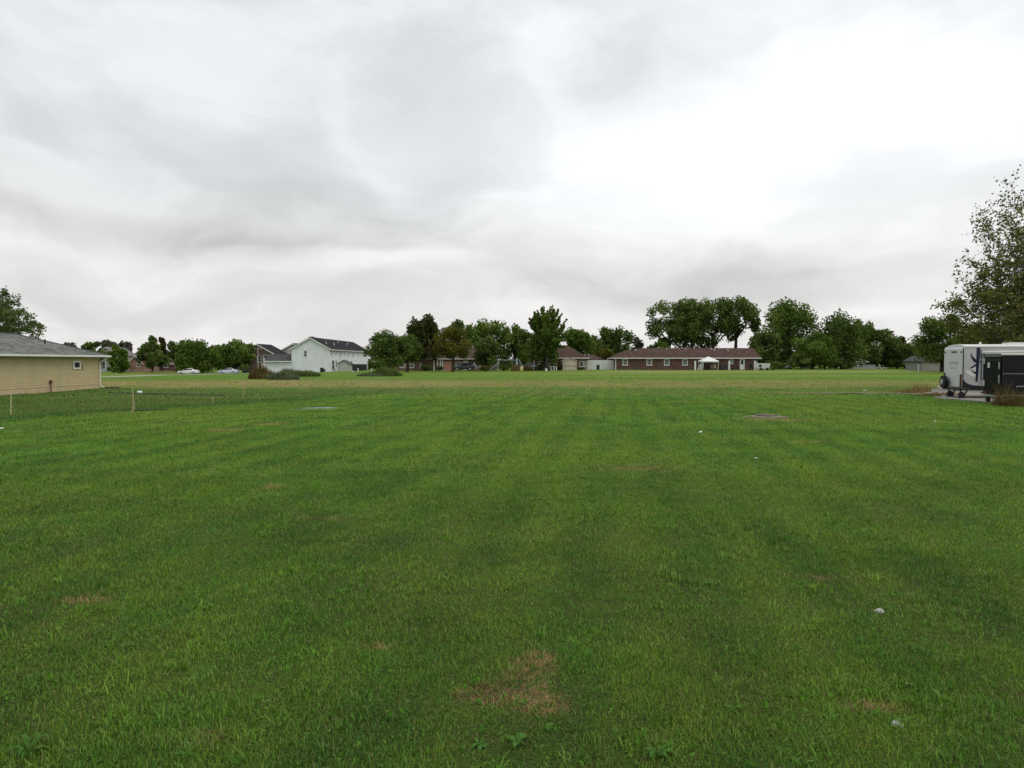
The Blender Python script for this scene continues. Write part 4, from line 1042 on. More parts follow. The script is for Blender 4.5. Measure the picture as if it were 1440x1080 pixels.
def swing_set():
    Y = 147; z0 = Zat(521.3, Y)
    r = thing('swing_set', 'white metal swing frame among the tan shrubs', 'swing', (Xat(716, Y), Y, z0))
    m = mat('white_tube', (.36, .39, .42), .4, .05); L = 2.2; h = 2.3
    MB().tube([(-L, 0, h), (L, 0, h)], .07, 8).build('top_bar', m, r)
    for sx in (-1, 1):
        for sy in (-1, 1):
            MB().tube([(sx * L, 0, h), (sx * L + sx * .7 - .35 * sy, sy * 1.0, 0)], .07, 8).build('leg', m, r)
    for x in (-.8, .9):
        s = MB().box(x - .3, x + .3, -.12, .12, .55, .6).build('seat', BLACK, r)
        c = MB(); c.tube([(x - .27, 0, .58), (x - .27, 0, h)], .015, 4); c.tube([(x + .27, 0, .58), (x + .27, 0, h)], .015, 4); c.build('chain', STEEL, s)
    MB().prism([(-L - 2.2, .1), (-L - 2.0, .1), (-L - .1, h * .72), (-L - .3, h * .72)], -.3, .3).build('slide', m, r)
    r2 = thing('patio_umbrella', 'folded grey umbrella standing behind the white swing frame', 'umbrella', (Xat(727, 150), 150, z0))
    MB().tube([(0, 0, 0), (0, 0, 2.9)], .04, 6).build('pole', STEEL, r2)
    MB().lathe([(.30, 1.3), (.26, 1.6), (.08, 2.9)], 10).build('cover', mat('grey_cloth', (.40, .43, .45), .8, .1), r2)
swing_set()

def lounge():
    Y = 160; r = thing('lawn_chair', 'white slanted lawn chair at the foot of the dark trees', 'chair', P3(1243, 519.8, Y))
    MB().prism([(-.7, .3), (.7, .42), (.7, .48), (-.7, .36)], 0, .6).build('seat', WHITE, r)
    MB().prism([(-.7, .3), (-.6, .3), (-1.0, 1.2), (-1.1, 1.2)], 0, .6).build('backrest', WHITE, r)
    for x in (-.6, .6): MB().box(x - .04, x + .04, .02, .58, 0, .32).build('leg', WHITE, r)
lounge()

# ------------------------------------------------------------------ cars
def car(name, label, loc, rz, paint, suv=False, group=None):
    r = thing(name, label, 'car', loc, rz, group)
    k = 1.16 if suv else 1.; st = [(-2.3, .36, .60, .64, .70, .60), (-2.18, .24, .70, .74, .84, .70), (-1.1, .20, .84, .90, .89, .75), (-.85, .20, .88, .94, .89, .74), (-.1, .20, .92, 1.38, .89, .60),
                         (.35, .20, .93, 1.44, .89, .62), (.95, .20, .94, 1.41, .89, .61), (1.72, .22, .97, 1.06, .88, .70), (2.2, .26, .94, .99, .84, .72), (2.3, .40, .86, .88, .76, .66)]
    if suv: st = [(x, zb + .06, zl * 1.14, zt * (1.2 if i in (0, 1, 2, 3, 4, 5, 6) else 1.0), wl, wt + .03) for i, (x, zb, zl, zt, wl, wt) in enumerate(st)]; st[7] = (1.95, .28, 1.1, 1.66, .88, .70); st[8] = (2.2, .3, 1.08, 1.25, .85, .74)
    vs = []; fs = []; n = 10
    for x, zb, zl, zt, wl, wt in st:
        zm = (zb + zl) / 2
        ring = [(wl * .9, zb), (wl, zm), (wl * .985, zl), (wt, zt - .03), (wt * .8, zt)]
        ring = ring + [(-a, b) for a, b in reversed(ring)]
        vs += [(x, a, b) for a, b in ring]
    for i in range(len(st) - 1):
        for j in range(n): fs.append((i * n + j, i * n + (j + 1) % n, (i + 1) * n + (j + 1) % n, (i + 1) * n + j))
    fs += [tuple(range(n)), tuple((len(st) - 1) * n + j for j in range(n))]
    MB().add(vs, fs).build('body', paint, r, smooth=False)
    gl = glass_mat('car_glass', (.012, .014, .017))
    def off(p, d): return tuple(a + b for a, b in zip(p, d))
    for s in (1, -1):
        def V(i, top, f): x, zb, zl, zt, wl, wt = st[i]; return (x, s * ((wl * .985) * (1 - f) + wt * f + .012), zl * (1 - f) + (zt - .03) * f)
        for i0, i1, f0, f1 in ((3, 5, .12, .9), (5, 7, .12, .9)):
            q = [V(i0, 0, f0), V(i1, 0, f0), V(i1, 0, f1 if i1 != 7 else .6), V(i1 - 1, 0, f1), V(i0 + 1, 0, f1), V(i0, 0, f1 if i0 != 3 else .5)]
            q = [V(i0, 0, f0), V((i0 + i1) // 2, 0, f0), V(i1, 0, f0), V(i1, 0, .55 if i1 == 7 else f1), V((i0 + i1) // 2, 0, f1), V(i0, 0, .5 if i0 == 3 else f1)]
            if i0 == 5: q = [(p[0] + (.06 if k_ in (0, 5) else 0), p[1], p[2]) for k_, p in enumerate(q)]
            m2 = MB().add(q, [(0, 1, 4, 5), (1, 2, 3, 4)]).build('side_window', gl, r)
    for i0, i1, nm in ((3, 4, 'windscreen'), (6, 7, 'rear_window')):
        a, b = st[i0], st[i1]; d = (-.012, 0, .014) if nm == 'windscreen' else (.012, 0, .014)
        q = [off((a[0], -a[5] * .92, a[3]), d), off((a[0], a[5] * .92, a[3]), d), off((b[0], b[5] * .9, b[3]), d), off((b[0], -b[5] * .9, b[3]), d)]
        MB().add(q, [(0, 1, 2, 3)]).build(nm, gl, r)
    for x in (-1.42, 1.38):
        for s in (1, -1):
            R_ = .32 * (1.1 if suv else 1)
            wh = MB().lathe([(.2, -.1), (R_, -.09), (R_, .09), (.2, .1)], 18, (x, s * .82, R_), 'y').build('wheel', RUBBER, r)
            MB().lathe([(.21, -.03), (.18, .03)], 14, (x, s * .92, R_), 'y').build('rim', STEEL, wh)
    for s in (1, -1):
        MB().box(-2.27, -2.12, s * .62 - .15, s * .62 + .15, .58 * k, .70 * k).build('headlight', mat('lamp_glass', (.5, .52, .55), .2, .05), r)
        MB().box(2.2, 2.33, s * .64 - .12, s * .64 + .12, .7 * k, .86 * k).build('tail_light', mat('tail_lamp', (.25, .01, .01), .3, .1), r)
        MB().box(-.85, -.65, s * .99 - .09, s * .99 + .09, .93 * k, 1.06 * k).build('mirror', paint, r)
    MB().box(-2.33, -2.18, -.55, .55, .3, .42).build('grille', BLACK, r)
    return r
PW = mat('white_car_paint', (.80, .81, .82), .25, .03, spec=.6); PS = mat('silver_car_paint', (.56, .60, .66), .25, .03, spec=.6)
PD = mat('dark_car_paint', (.03, .03, .05), .25, .1, spec=.6)
g = Vector(Pg(265, 163)); car('car', 'white sedan on the street with its nose towards the tan house', g, .08, PW, False, 'cars on the far street')
g = Vector(Pg(321, 166)); car('car', 'silver blue sedan on the street by the round green tree', g, .12, PS, False, 'cars on the far street')
g = Vector(Pg(335, 167)); car('car', 'dark car parked nose out behind the silver blue sedan', (g.x, g.y + 8, g.z), R(70), PD, False, 'cars on the far street')
car('suv', 'dark purple estate car in front of the tan brick house', P3(652.5, 521, 151), .0, PD, True)
car('car', 'white car nosing out beside the dark estate car', P3(668, 520.5, 154), R(160), PW)
car('car', 'white car parked half hidden under the trees east of the ranch', P3(1100, 518.5, 170), R(15), PW)
car('car', 'grey car behind the white swing frame', P3(741, 520.5, 151), .0, mat('grey_car_paint', (.25, .27, .30), .25, .05, spec=.6))
car('suv', 'dark car tucked behind the tall brown weeds', P3(349, 521.5, 178), R(20), mat('grey_blue_paint', (.16, .17, .19), .3, .05, spec=.6), True)

# street on the far side
def strip(name, pts_top, pts_bot, m, dz, kind='structure', label=None, cat=None, thick=None):
    vs = []; fs = []
    n = len(pts_top)
    for (a, b) in zip(pts_top, pts_bot):
        for p in (a, b): q = G(*p); vs.append((q.x, q.y, q.z + dz))
    for i in range(n - 1): fs.append((2 * i, 2 * i + 2, 2 * i + 3, 2 * i + 1))
    k = len(vs)
    vs += [(x, y, z - .12) for x, y, z in vs]; 
    fs += [(2 * i + 1, 2 * i + 3, k + 2 * i + 3, k + 2 * i + 1) for i in range(n - 1)] + [(0, 1, k + 1, k), (2 * n - 1, 2 * n - 2, k + 2 * n - 2, k + 2 * n - 1)]
    o = MB().add(vs, fs).build(name, m); tag(o, label, cat, kind=kind)
    return o
ST = [(40, 121, 125), (100, 127, 131), (145, 131, 135.5), (200, 142, 146.5), (250, 152, 157.5), (300, 159, 165), (350, 163, 170)]
mb = MB(); vs = []; fs = []
for px, ya, yb in ST:
    for yy in (ya - .01, ya, yb, yb + .01): x = Xat(px, yy); vs.append((x, yy, float(T(x, yy)) + (.06 if yy in (ya, yb) else -.1)))
for i in range(len(ST) - 1):
    for j in range(3): fs.append((4 * i + j, 4 * i + 4 + j, 4 * i + 5 + j, 4 * i + 1 + j))
tag(mb.add(vs, fs).build('street', mat('pale_street', (.36, .35, .31), .9, .12, .6)), 'pale concrete street crossing behind the tan house', 'street', kind='structure')

# ------------------------------------------------------------------ travel trailer and black cargo trailer
def rv():
    C = G(1353.5, 561.5); C = Vector((Xat(1353.5, 40), 40, float(T(26, 40)) + .08))
    r = thing('travel_trailer', 'white travel trailer with dark blue swoosh graphics and rear spare wheel', 'trailer', C, R(-10))
    W, L = 2.42, 7.8; zb, zt = .48, 3.0
    body = mat('trailer_white', (.56, .58, .60), .35, .04, spec=.5); side = mat('trailer_side', (.50, .50, .49), .35, .05, spec=.5)
    dark = mat('trailer_dark', (.018, .018, .024), .4, .1, spec=.5); blue = mat('trailer_blue', (.016, .018, .050), .3, .1)
    prof = [(0, .62), (0, 2.86), (.06, 2.97), (.16, zt), (L - .2, zt), (L, 2.5), (L, 1.4), (L - .5, zb), (.42, zb), (.16, .56)]
    MB().prism(prof, 0.03, W - .03).build('body', body, r)
    MB().prism(prof, -.002, .026).build('side_panel', side, r)
    MB().prism(prof, W - .026, W).build('side_panel', side, r)
    # crowned roof
    rf = MB(); n = 8; vs = []
    for x in (.10, L - .2):
        for i in range(n + 1):
            t = i / n; vs.append((x, W * t, zt + .004 + .14 * math.sin(math.pi * t) ** .7))
    rf.add(vs, [(i, i + 1, n + 2 + i, n + 1 + i) for i in range(n)] + [tuple(range(n + 1)), tuple(range(2 * n + 1, n, -1)), (0, n + 1, 2 * n + 1, n)])
    rf.build('roof', mat('trailer_roof', (.70, .70, .68), .5, .06), r)
    MB().box(.12, L - .2, -.045, -.004, zt - .06, zt + .02).build('roof_rail', TRIM, r)
    for x, w_, h in ((1.1, .12, .16), (2.6, .9, .13), (4.0, .7, .32)):
        MB().box(x, x + w_, .5, .5 + min(w_, .7), zt + .06, zt + .10 + h).build('roof_unit', TRIM, r, bevel=.04)
    # dark corner seam and lower skirt with its rising curve
    MB().prism([(-.006, .55), (.05, .55), (.05, 2.92), (-.006, 2.9)], -.022, -.004).build('corner_trim', dark, r)
    sk = [(.06, .60), (.06, 1.06), (.14, .92), (.32, .80), (.6, .72), (1.0, .69), (L - .55, .68), (L - .5, zb + .01), (.44, zb + .01), (.2, .57)]
    MB().prism(sk, -.018, -.004).build('skirt', dark, r)
    # swooshes
    sw = MB()
    for poly in ([(.70, .95), (.80, .92), (.94, 2.94), (.72, 2.94)], [(.42, 2.66), (.50, 2.44), (.72, 2.20), (.72, 2.02), (.55, 2.14), (.42, 2.42)], [(.40, 1.76), (.72, 1.98), (.72, 1.86), (.50, 1.72)], [(.46, 1.60), (.60, 1.52), (.71, 1.50), (.71, 1.38), (.56, 1.45)], [(.95, 2.76), (1.9, 2.72), (1.9, 2.62), (.95, 2.60)],
                 [(.95, 2.58), (1.5, 2.52), (1.3, 2.36), (.95, 2.26)], [(.93, 2.2), (1.15, 2.12), (.93, 2.0)]):
        sw.prism(poly, -.012, -.004)
    sw.build('swoosh_graphic', blue, r)
    MB().prism([(.18, 1.64), (.50, 1.52), (.69, 1.34), (.69, 1.20), (.45, 1.28), (.18, 1.46)], -.012, -.004).build('white_graphic', WHITE, r)
    MB().prism([(.50, 1.70), (.69, 1.80), (.69, 1.56), (.58, 1.60)], -.012, -.004).build('white_graphic', WHITE, r)
    MB().box(.97, 1.38, -.05, -.004, 1.05, 2.0).build('side_window', glass_mat(), r, bevel=.015)
    MB().box(1.00, 1.4, -.03, -.004, .75, 1.0).build('hatch', body, r)
    d = MB().box(2.35, 3.05, -.03, -.004, .75, 2.6).build('door', body, r); MB().box(2.5, 2.9, -.045, -.031, 1.7, 2.4).build('pane', GLASS, d); MB().box(2.38, 2.46, -.07, -.031, 1.5, 1.6).build('handle', BLACK, d)
    aw = MB(); aw.tube([(.95, -.13, 2.64), (6.4, -.13, 2.70)], .09, 10); aw.build('awning', mat('awning_roll', (.55, .55, .54), .6, .08), r)
    arm = MB()
    for x in (1.02, 6.3): arm.box(x - .03, x + .03, -.1, -.051, .8, 2.6)
    arm.build('awning_arm', mat('trailer_grey', (.30, .30, .31), .4, .08), r)
    # rear wall
    MB().box(-.012, -.004, .62, 1.72, 1.95, 2.12).build('decal', mat('grey_decal', (.36, .38, .39), .4, .06), r)
    MB().box(-.012, -.004, .70, 1.62, 1.70, 1.76).build('decal', mat('grey_decal', (.36, .38, .39)), r)
    lg = MB(); rs = random.Random(3)
    for i in range(7): lg.box(-.012, -.004, .78 + .1 * i, .84 + .1 * i, 2.62 + rs.random() * .015, 2.74)
    lg.build('lettering', mat('dark_decal', (.07, .07, .075), .5, .1), r)
    for y in (.12, 2.2):
        MB().box(-.03, -.004, y, y + .1, 2.62, 2.72).build('marker_light', mat('dark_red_lens', (.10, .015, .012), .25, .1), r)
    tl = MB(); tl.box(-.05, -.004, .08, .24, .62, 1.36); tl.build('tail_light', mat('dark_red_lens', (.10, .015, .012)), r)
    MB().box(-.05, -.004, 2.2, 2.36, 1.26, 1.42).build('tail_light', mat('dark_red_lens', (.10, .015, .012)), r)
    MB().box(-.12, -.02, .1, 2.3, .40, .54).build('bumper', dark, r)
    # the spare, hanging on the rear
    sp = MB().lathe([(.20, -.36), (.37, -.34), (.385, -.26), (.37, -.16), (.20, -.14)], 24, (0, 1.82, .88), 'x').build('spare_wheel', RUBBER, r)
    MB().lathe([(.17, -.385), (.19, -.30), (.19, -.26)], 18, (0, 1.82, .88), 'x').build('rim', STEEL, sp)
    MB().box(-.15, -.02, 1.76, 1.88, .5, .95).build('bracket', dark, r)
    for y in (.12, 1.6):      # stabiliser jacks
        j = MB(); j.tube([(-.0, y, .5), (-.1, y, .06)], .045, 6); j.tube([(.34, y, .5), (.16, y, .06)], .045, 6); j.box(-.18, .24, y - .12, y + .12, .0, .05)
        j.lathe([(.06, -.045), (.17, -.04), (.17, .04), (.06, .045)], 14, (.02, y, .17), 'y')
        j.build('jack', dark, r)
    for x in (3.7, 4.6):
        for y in (.16, 2.26):
            wh = MB().lathe([(.2, -.1), (.37, -.09), (.37, .09), (.2, .1)], 20, (x, y, .37), 'y').build('wheel', RUBBER, r)
            MB().lathe([(.2, -.02), (.16, .02)], 14, (x, y - .1 if y < 1 else y + .1, .37), 'y').build('rim', STEEL, wh)
    MB().box(.5, L - .4, .6, 1.8, .40, .478).build('chassis', dark, r)
    MB().tube([(L - .5, 1.2, .45), (L + 1., 1.2, .45)], .06, 6).build('tow_bar', dark, r)
    st = MB(); st.box(1.1, 1.4, .15, .25, .25, .33); st.tube([(1.25, .2, .48), (1.25, .2, .26)], .04, 6); st.build('step_bracket', dark, r)
rv()

def cargo():
    C = Vector((Xat(1408.5, 34.5), 34.5, float(T(24.7, 34.5)) + .06))
    r = thing('cargo_trailer', 'black enclosed cargo trailer with white roof edge parked by the dry weeds', 'trailer', C, R(-15))
    W, L = 2.06, 4.6; zb, zt = .36, 2.50
    sd = mat('trailer_black', (.011, .011, .013), .5, .12, spec=.2); gr = mat('trailer_green_black', (.006, .008, .0065), .6, .15, spec=.06)
    MB().box(.03, L, .0, W, zb, zt).build('body', sd, r)
    vs = []; n = 8; rf = MB()
    for x in (-.03, L + .02):
        for i in range(n + 1):
            t = i / n; vs.append((x, -.03 + (W + .06) * t, zt + .004 + .035 * math.sin(math.pi * t) ** .7))
    rf.add(vs, [(i, i + 1, n + 2 + i, n + 1 + i) for i in range(n)] + [tuple(range(n + 1)), tuple(range(2 * n + 1, n, -1)), (0, n + 1, 2 * n + 1, n)])
    rf.build('roof', mat('trailer_roof', (.70, .70, .68), .5, .06), r)
    MB().box(-.03, L + .02, -.035, -.003, zt - .07, zt + .01).build('roof_rail', TRIM, r)
    ramp = MB().box(-.03, .026, .05, W - .05, zb + .02, zt - .16).build('ramp_door', gr, r)
    MB().box(-.04, -.031, .05, W - .05, zt - .34, zt - .30).build('hinge', BLACK, ramp)
    MB().box(-.04, .02, .02, W - .02, zt - .15, zt - .01).build('door_header', mat('grey_green_header', (.10, .115, .105), .5, .1), r)
    MB().box(-.042, -.031, W * .66, W * .66 + .26, zt - .72, zt - .44).build('sticker', mat('sticker', (.55, .57, .56), .5, .1), ramp)
    for z in (1.25, 1.9): MB().box(-.07, -.031, .12, .20, z - .18, z + .18).build('latch', STEEL, ramp)
    MB().lathe([(.07, -.05), (.06, -.03)], 12, (0, .17, 1.05), 'x').build('lock', STEEL, ramp)
    MB().box(-.09, .05, .03, W - .03, zb - .08, zb + .015).build('bumper', STEEL, r)
    for y in (.1, W - .34): MB().box(-.05, -.031, y, y + .24, zb + .07, zb + .17).build('tail_light', mat('tail_lamp', (.25, .01, .01), .3, .1), r)
    tr = MB(); tr.box(.03, L, -.016, -.003, 1.47, 1.51); tr.box(.03, L, -.016, -.003, zb, zb + .07); tr.build('side_rail', mat('grey_rail', (.22, .22, .23), .4, .1, metal=.5), r)
    MB().box(.03, .07, -.016, -.003, zb + .08, zt - .08).build('corner_trim', BLACK, r)
    lt = MB()
    for i, (a, h) in enumerate(((0, .05), (.09, .05), (.18, .06), (.27, .05))): lt.box(.65 + a, .71 + a, -.012, -.003, .82 + .02 * (i % 2), .82 + h + .02 * (i % 2))
    lt.build('lettering', mat('pale_decal', (.40, .40, .40), .5, .1), r)
    for x in (1.9, 2.7):
        wh = MB().lathe([(.2, -.1), (.34, -.09), (.34, .09), (.2, .1)], 20, (x, -.08, .34), 'y').build('wheel', RUBBER, r)
        MB().lathe([(.2, -.03), (.16, .02)], 14, (x, -.17, .34), 'y').build('rim', STEEL, wh)
        MB().lathe([(.2, -.1), (.34, -.09), (.34, .09), (.2, .1)], 20, (x, W + .08, .34), 'y').build('wheel', RUBBER, r)
    fd = MB(); fd.prism([(1.45, .7), (1.65, .9), (2.95, .9), (3.15, .7)], -.24, -.02); fd.build('fender', BLACK, r)
    MB().tube([(L, W / 2, .45), (L + 1.1, W / 2, .45)], .05, 6).build('tow_bar', BLACK, r)
    MB().box(-.06, .1, .3, .5, .0, .3).build('support_leg', BLACK, r); MB().box(-.06, .1, W - .5, W - .3, .0, .3).build('support_leg', BLACK, r)
cargo()

def gravel_mat():
    m, t, b = new_mat('gravel')
    oc = t.n('ShaderNodeNewGeometry').outputs['Position']
    n = t.noise(oc, 14., 4, .7); n2 = t.noise(oc, .9, 4, .6)
    t.put(b.inputs['Base Color'], t.mix(t.ramp(n, .35, .65), (.17, .15, .125), (.34, .30, .25)))
    b.inputs['Roughness'].default_value = .95
    t.put(b.inputs['Normal'], t.bump(t.m('ADD', n, n2), .9, .04)); return m
gm = gravel_mat()
def ground_poly(name, pts, m, dz, thick, label, cat, kind='structure'):
    """a sheet on the ground cut to an outline given as points, following the terrain"""
    c = Vector((sum(p[0] for p in pts) / len(pts), sum(p[1] for p in pts) / len(pts), 0))
    vs = []; fs = []; n = len(pts); rings = (1., .97, .6, .3)
    rs = random.Random(5)
    for k, s in enumerate(rings):
        for p in pts:
            q = c + (Vector((p[0], p[1], 0)) - c) * s
            vs.append((q.x, q.y, float(T(q.x, q.y)) + (dz if k else -thick) + (rs.random() * .03 if k > 1 else 0)))
    vs.append((c.x, c.y, float(T(c.x, c.y)) + dz))
    for k in range(len(rings) - 1):
        for i in range(n): j = (i + 1) % n; fs.append((k * n + i, k * n + j, (k + 1) * n + j, (k + 1) * n + i))
    k = (len(rings) - 1) * n
    for i in range(n): fs.append((k + i, k + (i + 1) % n, len(vs) - 1))
    return tag(MB().add(vs, fs).build(name, m), label, cat, kind=kind)
def densify(pts, n=5, jit=.12):
    rs = random.Random(9); out = []
    for a, b in zip(pts, pts[1:] + pts[:1]):
        for i in range(n):
            q = Vector(a).lerp(Vector(b), i / n); out.append((q.x + (rs.random() - .5) * jit * 2, q.y + (rs.random() - .5) * jit * 2))
    return out
pad = [G(*q).xy for q in ((1294, 551.5), (1331, 540), (1400, 537), (1500, 538))] + [(60, 36), (44, 31.5), (30, 33.2)] + [G(*q).xy for q in ((1395, 566), (1352, 562), (1318, 558))]
PADS.append([tuple(p) for p in pad])
ground_poly('gravel_pad', densify(pad, 8, .35), gm, .045, .05, 'pale gravel pad under the parked trailers', 'gravel')
a, b, c_, d_ = [G(*q).xy for q in ((1312, 559.6), (1406, 567.8), (1407, 566.6), (1316, 558.6))]
ground_poly('concrete_edge', densify([a, b, c_, d_], 8, .05), mat('dull_concrete', (.24, .225, .20), .9,   .25, 2.), .06, .05, 'thin concrete edging along the gravel pad', 'edging')
rs_ = random.Random(4); lane = [(x, y + rs_.random() * .3) for x, y in ((20.5, 48.2), (23, 48.4), (26.8, 47.6), (29, 46.5), (29, 45.6), (26, 46.9), (23, 47.7), (20.6, 47.7))]
ground_poly('gravel_path', densify(lane, 4, .12), gm, .03, .04, 'thin streak of gravel running into the grass beside the ditch', 'gravel')

# ------------------------------------------------------------------ tall weeds
STRAWM = leaf_mat('dry_weed', (.20, .115, .050), (.33, .22, .11), (.15, .16, .05))
BROWNM = leaf_mat('brown_weed', (.075, .060, .025), (.19, .135, .055), (.30, .24, .11))
GREYGR = leaf_mat('grey_green_weed', (.085, .105, .065), (.18, .21, .13), (.23, .24, .15))
GREENW = leaf_mat('green_weed', (.06, .095, .03), (.15, .20, .06), (.23, .22, .09))
def weeds(name, label, loc, hw, hd, h, m, n, wid=.03, group=None, cat='weeds', lean=.25, dome=.5, head=.0):
    SEED[0] += 1; rs = np.random.RandomState(SEED[0])
    a = rs.rand(n) * 6.283; q = np.sqrt(rs.rand(n)); x = np.cos(a) * q * hw * (1 + .15 * np.sin(a * 3)); y = np.sin(a) * q * hd
    hh = h * (1 - dome * q ** 2) * (.35 + .75 * rs.rand(n) ** .8) * (.75 + .5 * vnoise(x + 50 + loc[0], y, 1.6, 8))
    z = T(x + loc[0], y + loc[1]) - loc[2] - .03
    b = rs.rand(n) * 6.283; ln = lean * rs.rand(n) * hh
    w = wid * (.6 + .8 * rs.rand(n)); pa = rs.rand(n) * 3.14
    cx, cy = np.cos(pa) * w / 2, np.sin(pa) * w / 2; dx, dy = np.cos(b) * ln, np.sin(b) * ln
    P = np.empty((n, 6, 3))
    P[:, 0] = np.stack([x - cx, y - cy, z], -1); P[:, 1] = np.stack([x + cx, y + cy, z], -1)
    k = 1 + head
    P[:, 2] = np.stack([x + dx * .4 + cx * k, y + dy * .4 + cy * k, z + hh * .62], -1); P[:, 3] = np.stack([x + dx * .4 - cx * k, y + dy * .4 - cy * k, z + hh * .62], -1)
    P[:, 4] = np.stack([x + dx + cx * .3, y + dy + cy * .3, z + hh], -1); P[:, 5] = np.stack([x + dx - cx * .3, y + dy - cy * .3, z + hh], -1)
    o = np_mesh(name, P.reshape(-1, 3), 6, [(0, 1, 2, 3), (3, 2, 4, 5)], m, None, {'tint': np.repeat(np.clip(rs.rand(n) * .8 + .2 * np.sin(x * 2) * .5 + .1, 0, 1), 6)})
    o.location = loc; return tag(o, label, cat, group)
def wl(px, py): g = G(px, py); return (g.x, g.y, g.z)
weeds('tall_weeds', 'tall clump of rust brown weeds in front of the white garage wing', wl(368, 533), 1.7, 1.0, 1.6, BROWNM, 1500, .04, dome=.6, lean=.3, head=.6)
weeds('weed_mound', 'low grey green mound of weeds joined to the tall brown clump', wl(398, 534), 1.75, 1.0, .95, GREYGR, 2200, .05, lean=.7)
weeds('weed_mound', 'long low green weed mound nearer the white gable wall', wl(427, 529.5), 2.2, 1.3, .95, GREENW, 2200, .05, lean=.7)
weeds('weed_mound', 'low green tuft between the brown weeds and the gable wall', wl(408, 528), 2.0, 1.3, 1.1, GREYGR, 1800, .05, lean=.6)
weeds('weed_mound', 'rounded green and straw weed mound before the dark spreading tree', wl(540, 529), 2.6, 1.4, 1.4, GREENW, 3200, .05, lean=.6, dome=.75)
weeds('weed_mound', 'flat fringe of grey weeds at the foot of the rounded mound', wl(520, 529.4), 1.9, .8, .55, GREYGR, 1200, .05, lean=.8)
weeds('dry_weeds', 'dry tan weeds against the black cargo trailer', (Xat(1420, 33.2), 33.2, float(T(24, 33.2))), .75, .5, 1.15, BROWNM, 330, .014, dome=.4, lean=.5)
weeds('dry_weeds', 'dense low brown weeds in front of the cargo trailer', (Xat(1437, 32.6), 32.6, float(T(24, 32.6))), 1.0, .5, .62, BROWNM, 800, .016, dome=.4, lean=.9)
weeds('dry_weeds', 'wispy tan weeds at the tip of the gravel pad', wl(1293, 552), .9, .8, .9, STRAWM, 330, .016, dome=.7, lean=.6)
weeds('dry_weeds', 'flattened brown weeds along the front of the gravel pad', wl(1322, 556), 1.5, .6, .26, STRAWM, 700, .02, dome=.4, lean=1.4)
weeds('dry_weeds', 'thin dry tuft beside the dry ditch lane', wl(1278, 553), 1.0, .7, .40, STRAWM, 400, .022, dome=.5, lean=1.)
weeds('ornamental_grass', 'tan ornamental grass in front of the white swing frame', P3(727, 521.5, 144), 1.3, .8, 1.25, STRAWM, 700, .07, dome=.3)
weeds('ornamental_grass', 'olive tan grasses between the yellow bucket and the brick wall', P3(741, 521.5, 145), 1.2, .8, 1.1, leaf_mat('olive_weed', (.10, .075, .02), (.20, .15, .05)), 700, .07, dome=.3)

# ------------------------------------------------------------------ stakes, hose, lids, scraps on the lawn
def stake(label, px, base, top, w=.045, lean=0., lean2=0., group=None, m=WOOD, name='wooden_stake'):
    b = G(px, base); h = Zat(top, b.y) - b.z
    mb = MB(); mb.box(-w / 2, w / 2, -w / 2, w / 2, -.15, h - .04); mb.prism([(-w / 2, h - .039), (w / 2, h - .039), (w * .1, h), (-w * .3, h)], -w / 2, w / 2)
    o = mb.build(name, m); o.location = b; o.rotation_euler = (lean2, lean, 0.3); return tag(o, label, 'stake', group)
PALEW = mat('pale_wood', (.50, .42, .27), .8, .15, 6.)
stake('tall pale stake standing in the lawn before the tan house wall', 15.3, 583.5, 545, .03, .03, 0, None, PALEW)
stake('straight tall stake of the leaning pair near the black hose', 187.2, 578, 546, .024, .0)
stake('leaning stake of the pair crossing near the black hose', 189.6, 577, 545, .025, -.08)
stake('stub of a broken stake at the foot of the leaning pair', 186.2, 579, 571, .045, .1)
stake('short stake standing alone past the end of the black hose', 299.3, 567.5, 557, .045, 0)
stake('thin faded stake in line with the tall brown weeds', 341.5, 560, 536, .03, .02)
stake('thin faded stake beside another in the dry grass belt', 344, 556, 535, .03, -.02)
stake('slender stake standing in the dry grass behind the rounded lid', 398, 549, 540, .03, 0)
def hose(name, label, pts, r_, m, cat):
    mb = MB(); P = []
    for i, p in enumerate(pts):
        g = G(*p); g.z += r_ * .8; P.append(g)
    Q = []
    for a, b in zip(P[:-1], P[1:]):
        for k in range(8):
            q = a.lerp(b, k / 8); q.z = float(T(q.x, q.y)) + r_ * .8 + .01 * math.sin(q.x * 3); Q.append(q)
    Q.append(P[-1])
    o = mb.tube(Q, [r_ * (1 + .06 * (i % 2)) for i in range(len(Q))], 8).build(name, m); return tag(o, label, cat)
hose('drain_hose', 'long black corrugated drain hose lying on the grass from the tan house', [(153, 552.5), (196, 554.2), (240, 555), (290, 556), (315, 556.5)], .036, BLACK, 'hose')
hose('drain_hose', 'short black hose beside the leaning pair of stakes', [(190, 578.5), (215, 577.5), (236, 577)], .035, BLACK, 'hose')
g = G(196.5, 553.6)
o = MB().lathe([(.06, -.16), (.10, -.12), (.10, .12), (.06, .16)], 14, (0, 0, .1), 'x').build('hose_coupling', WHITE); o.location = g; tag(o, 'white coupling lying on the black drain hose', 'coupling')
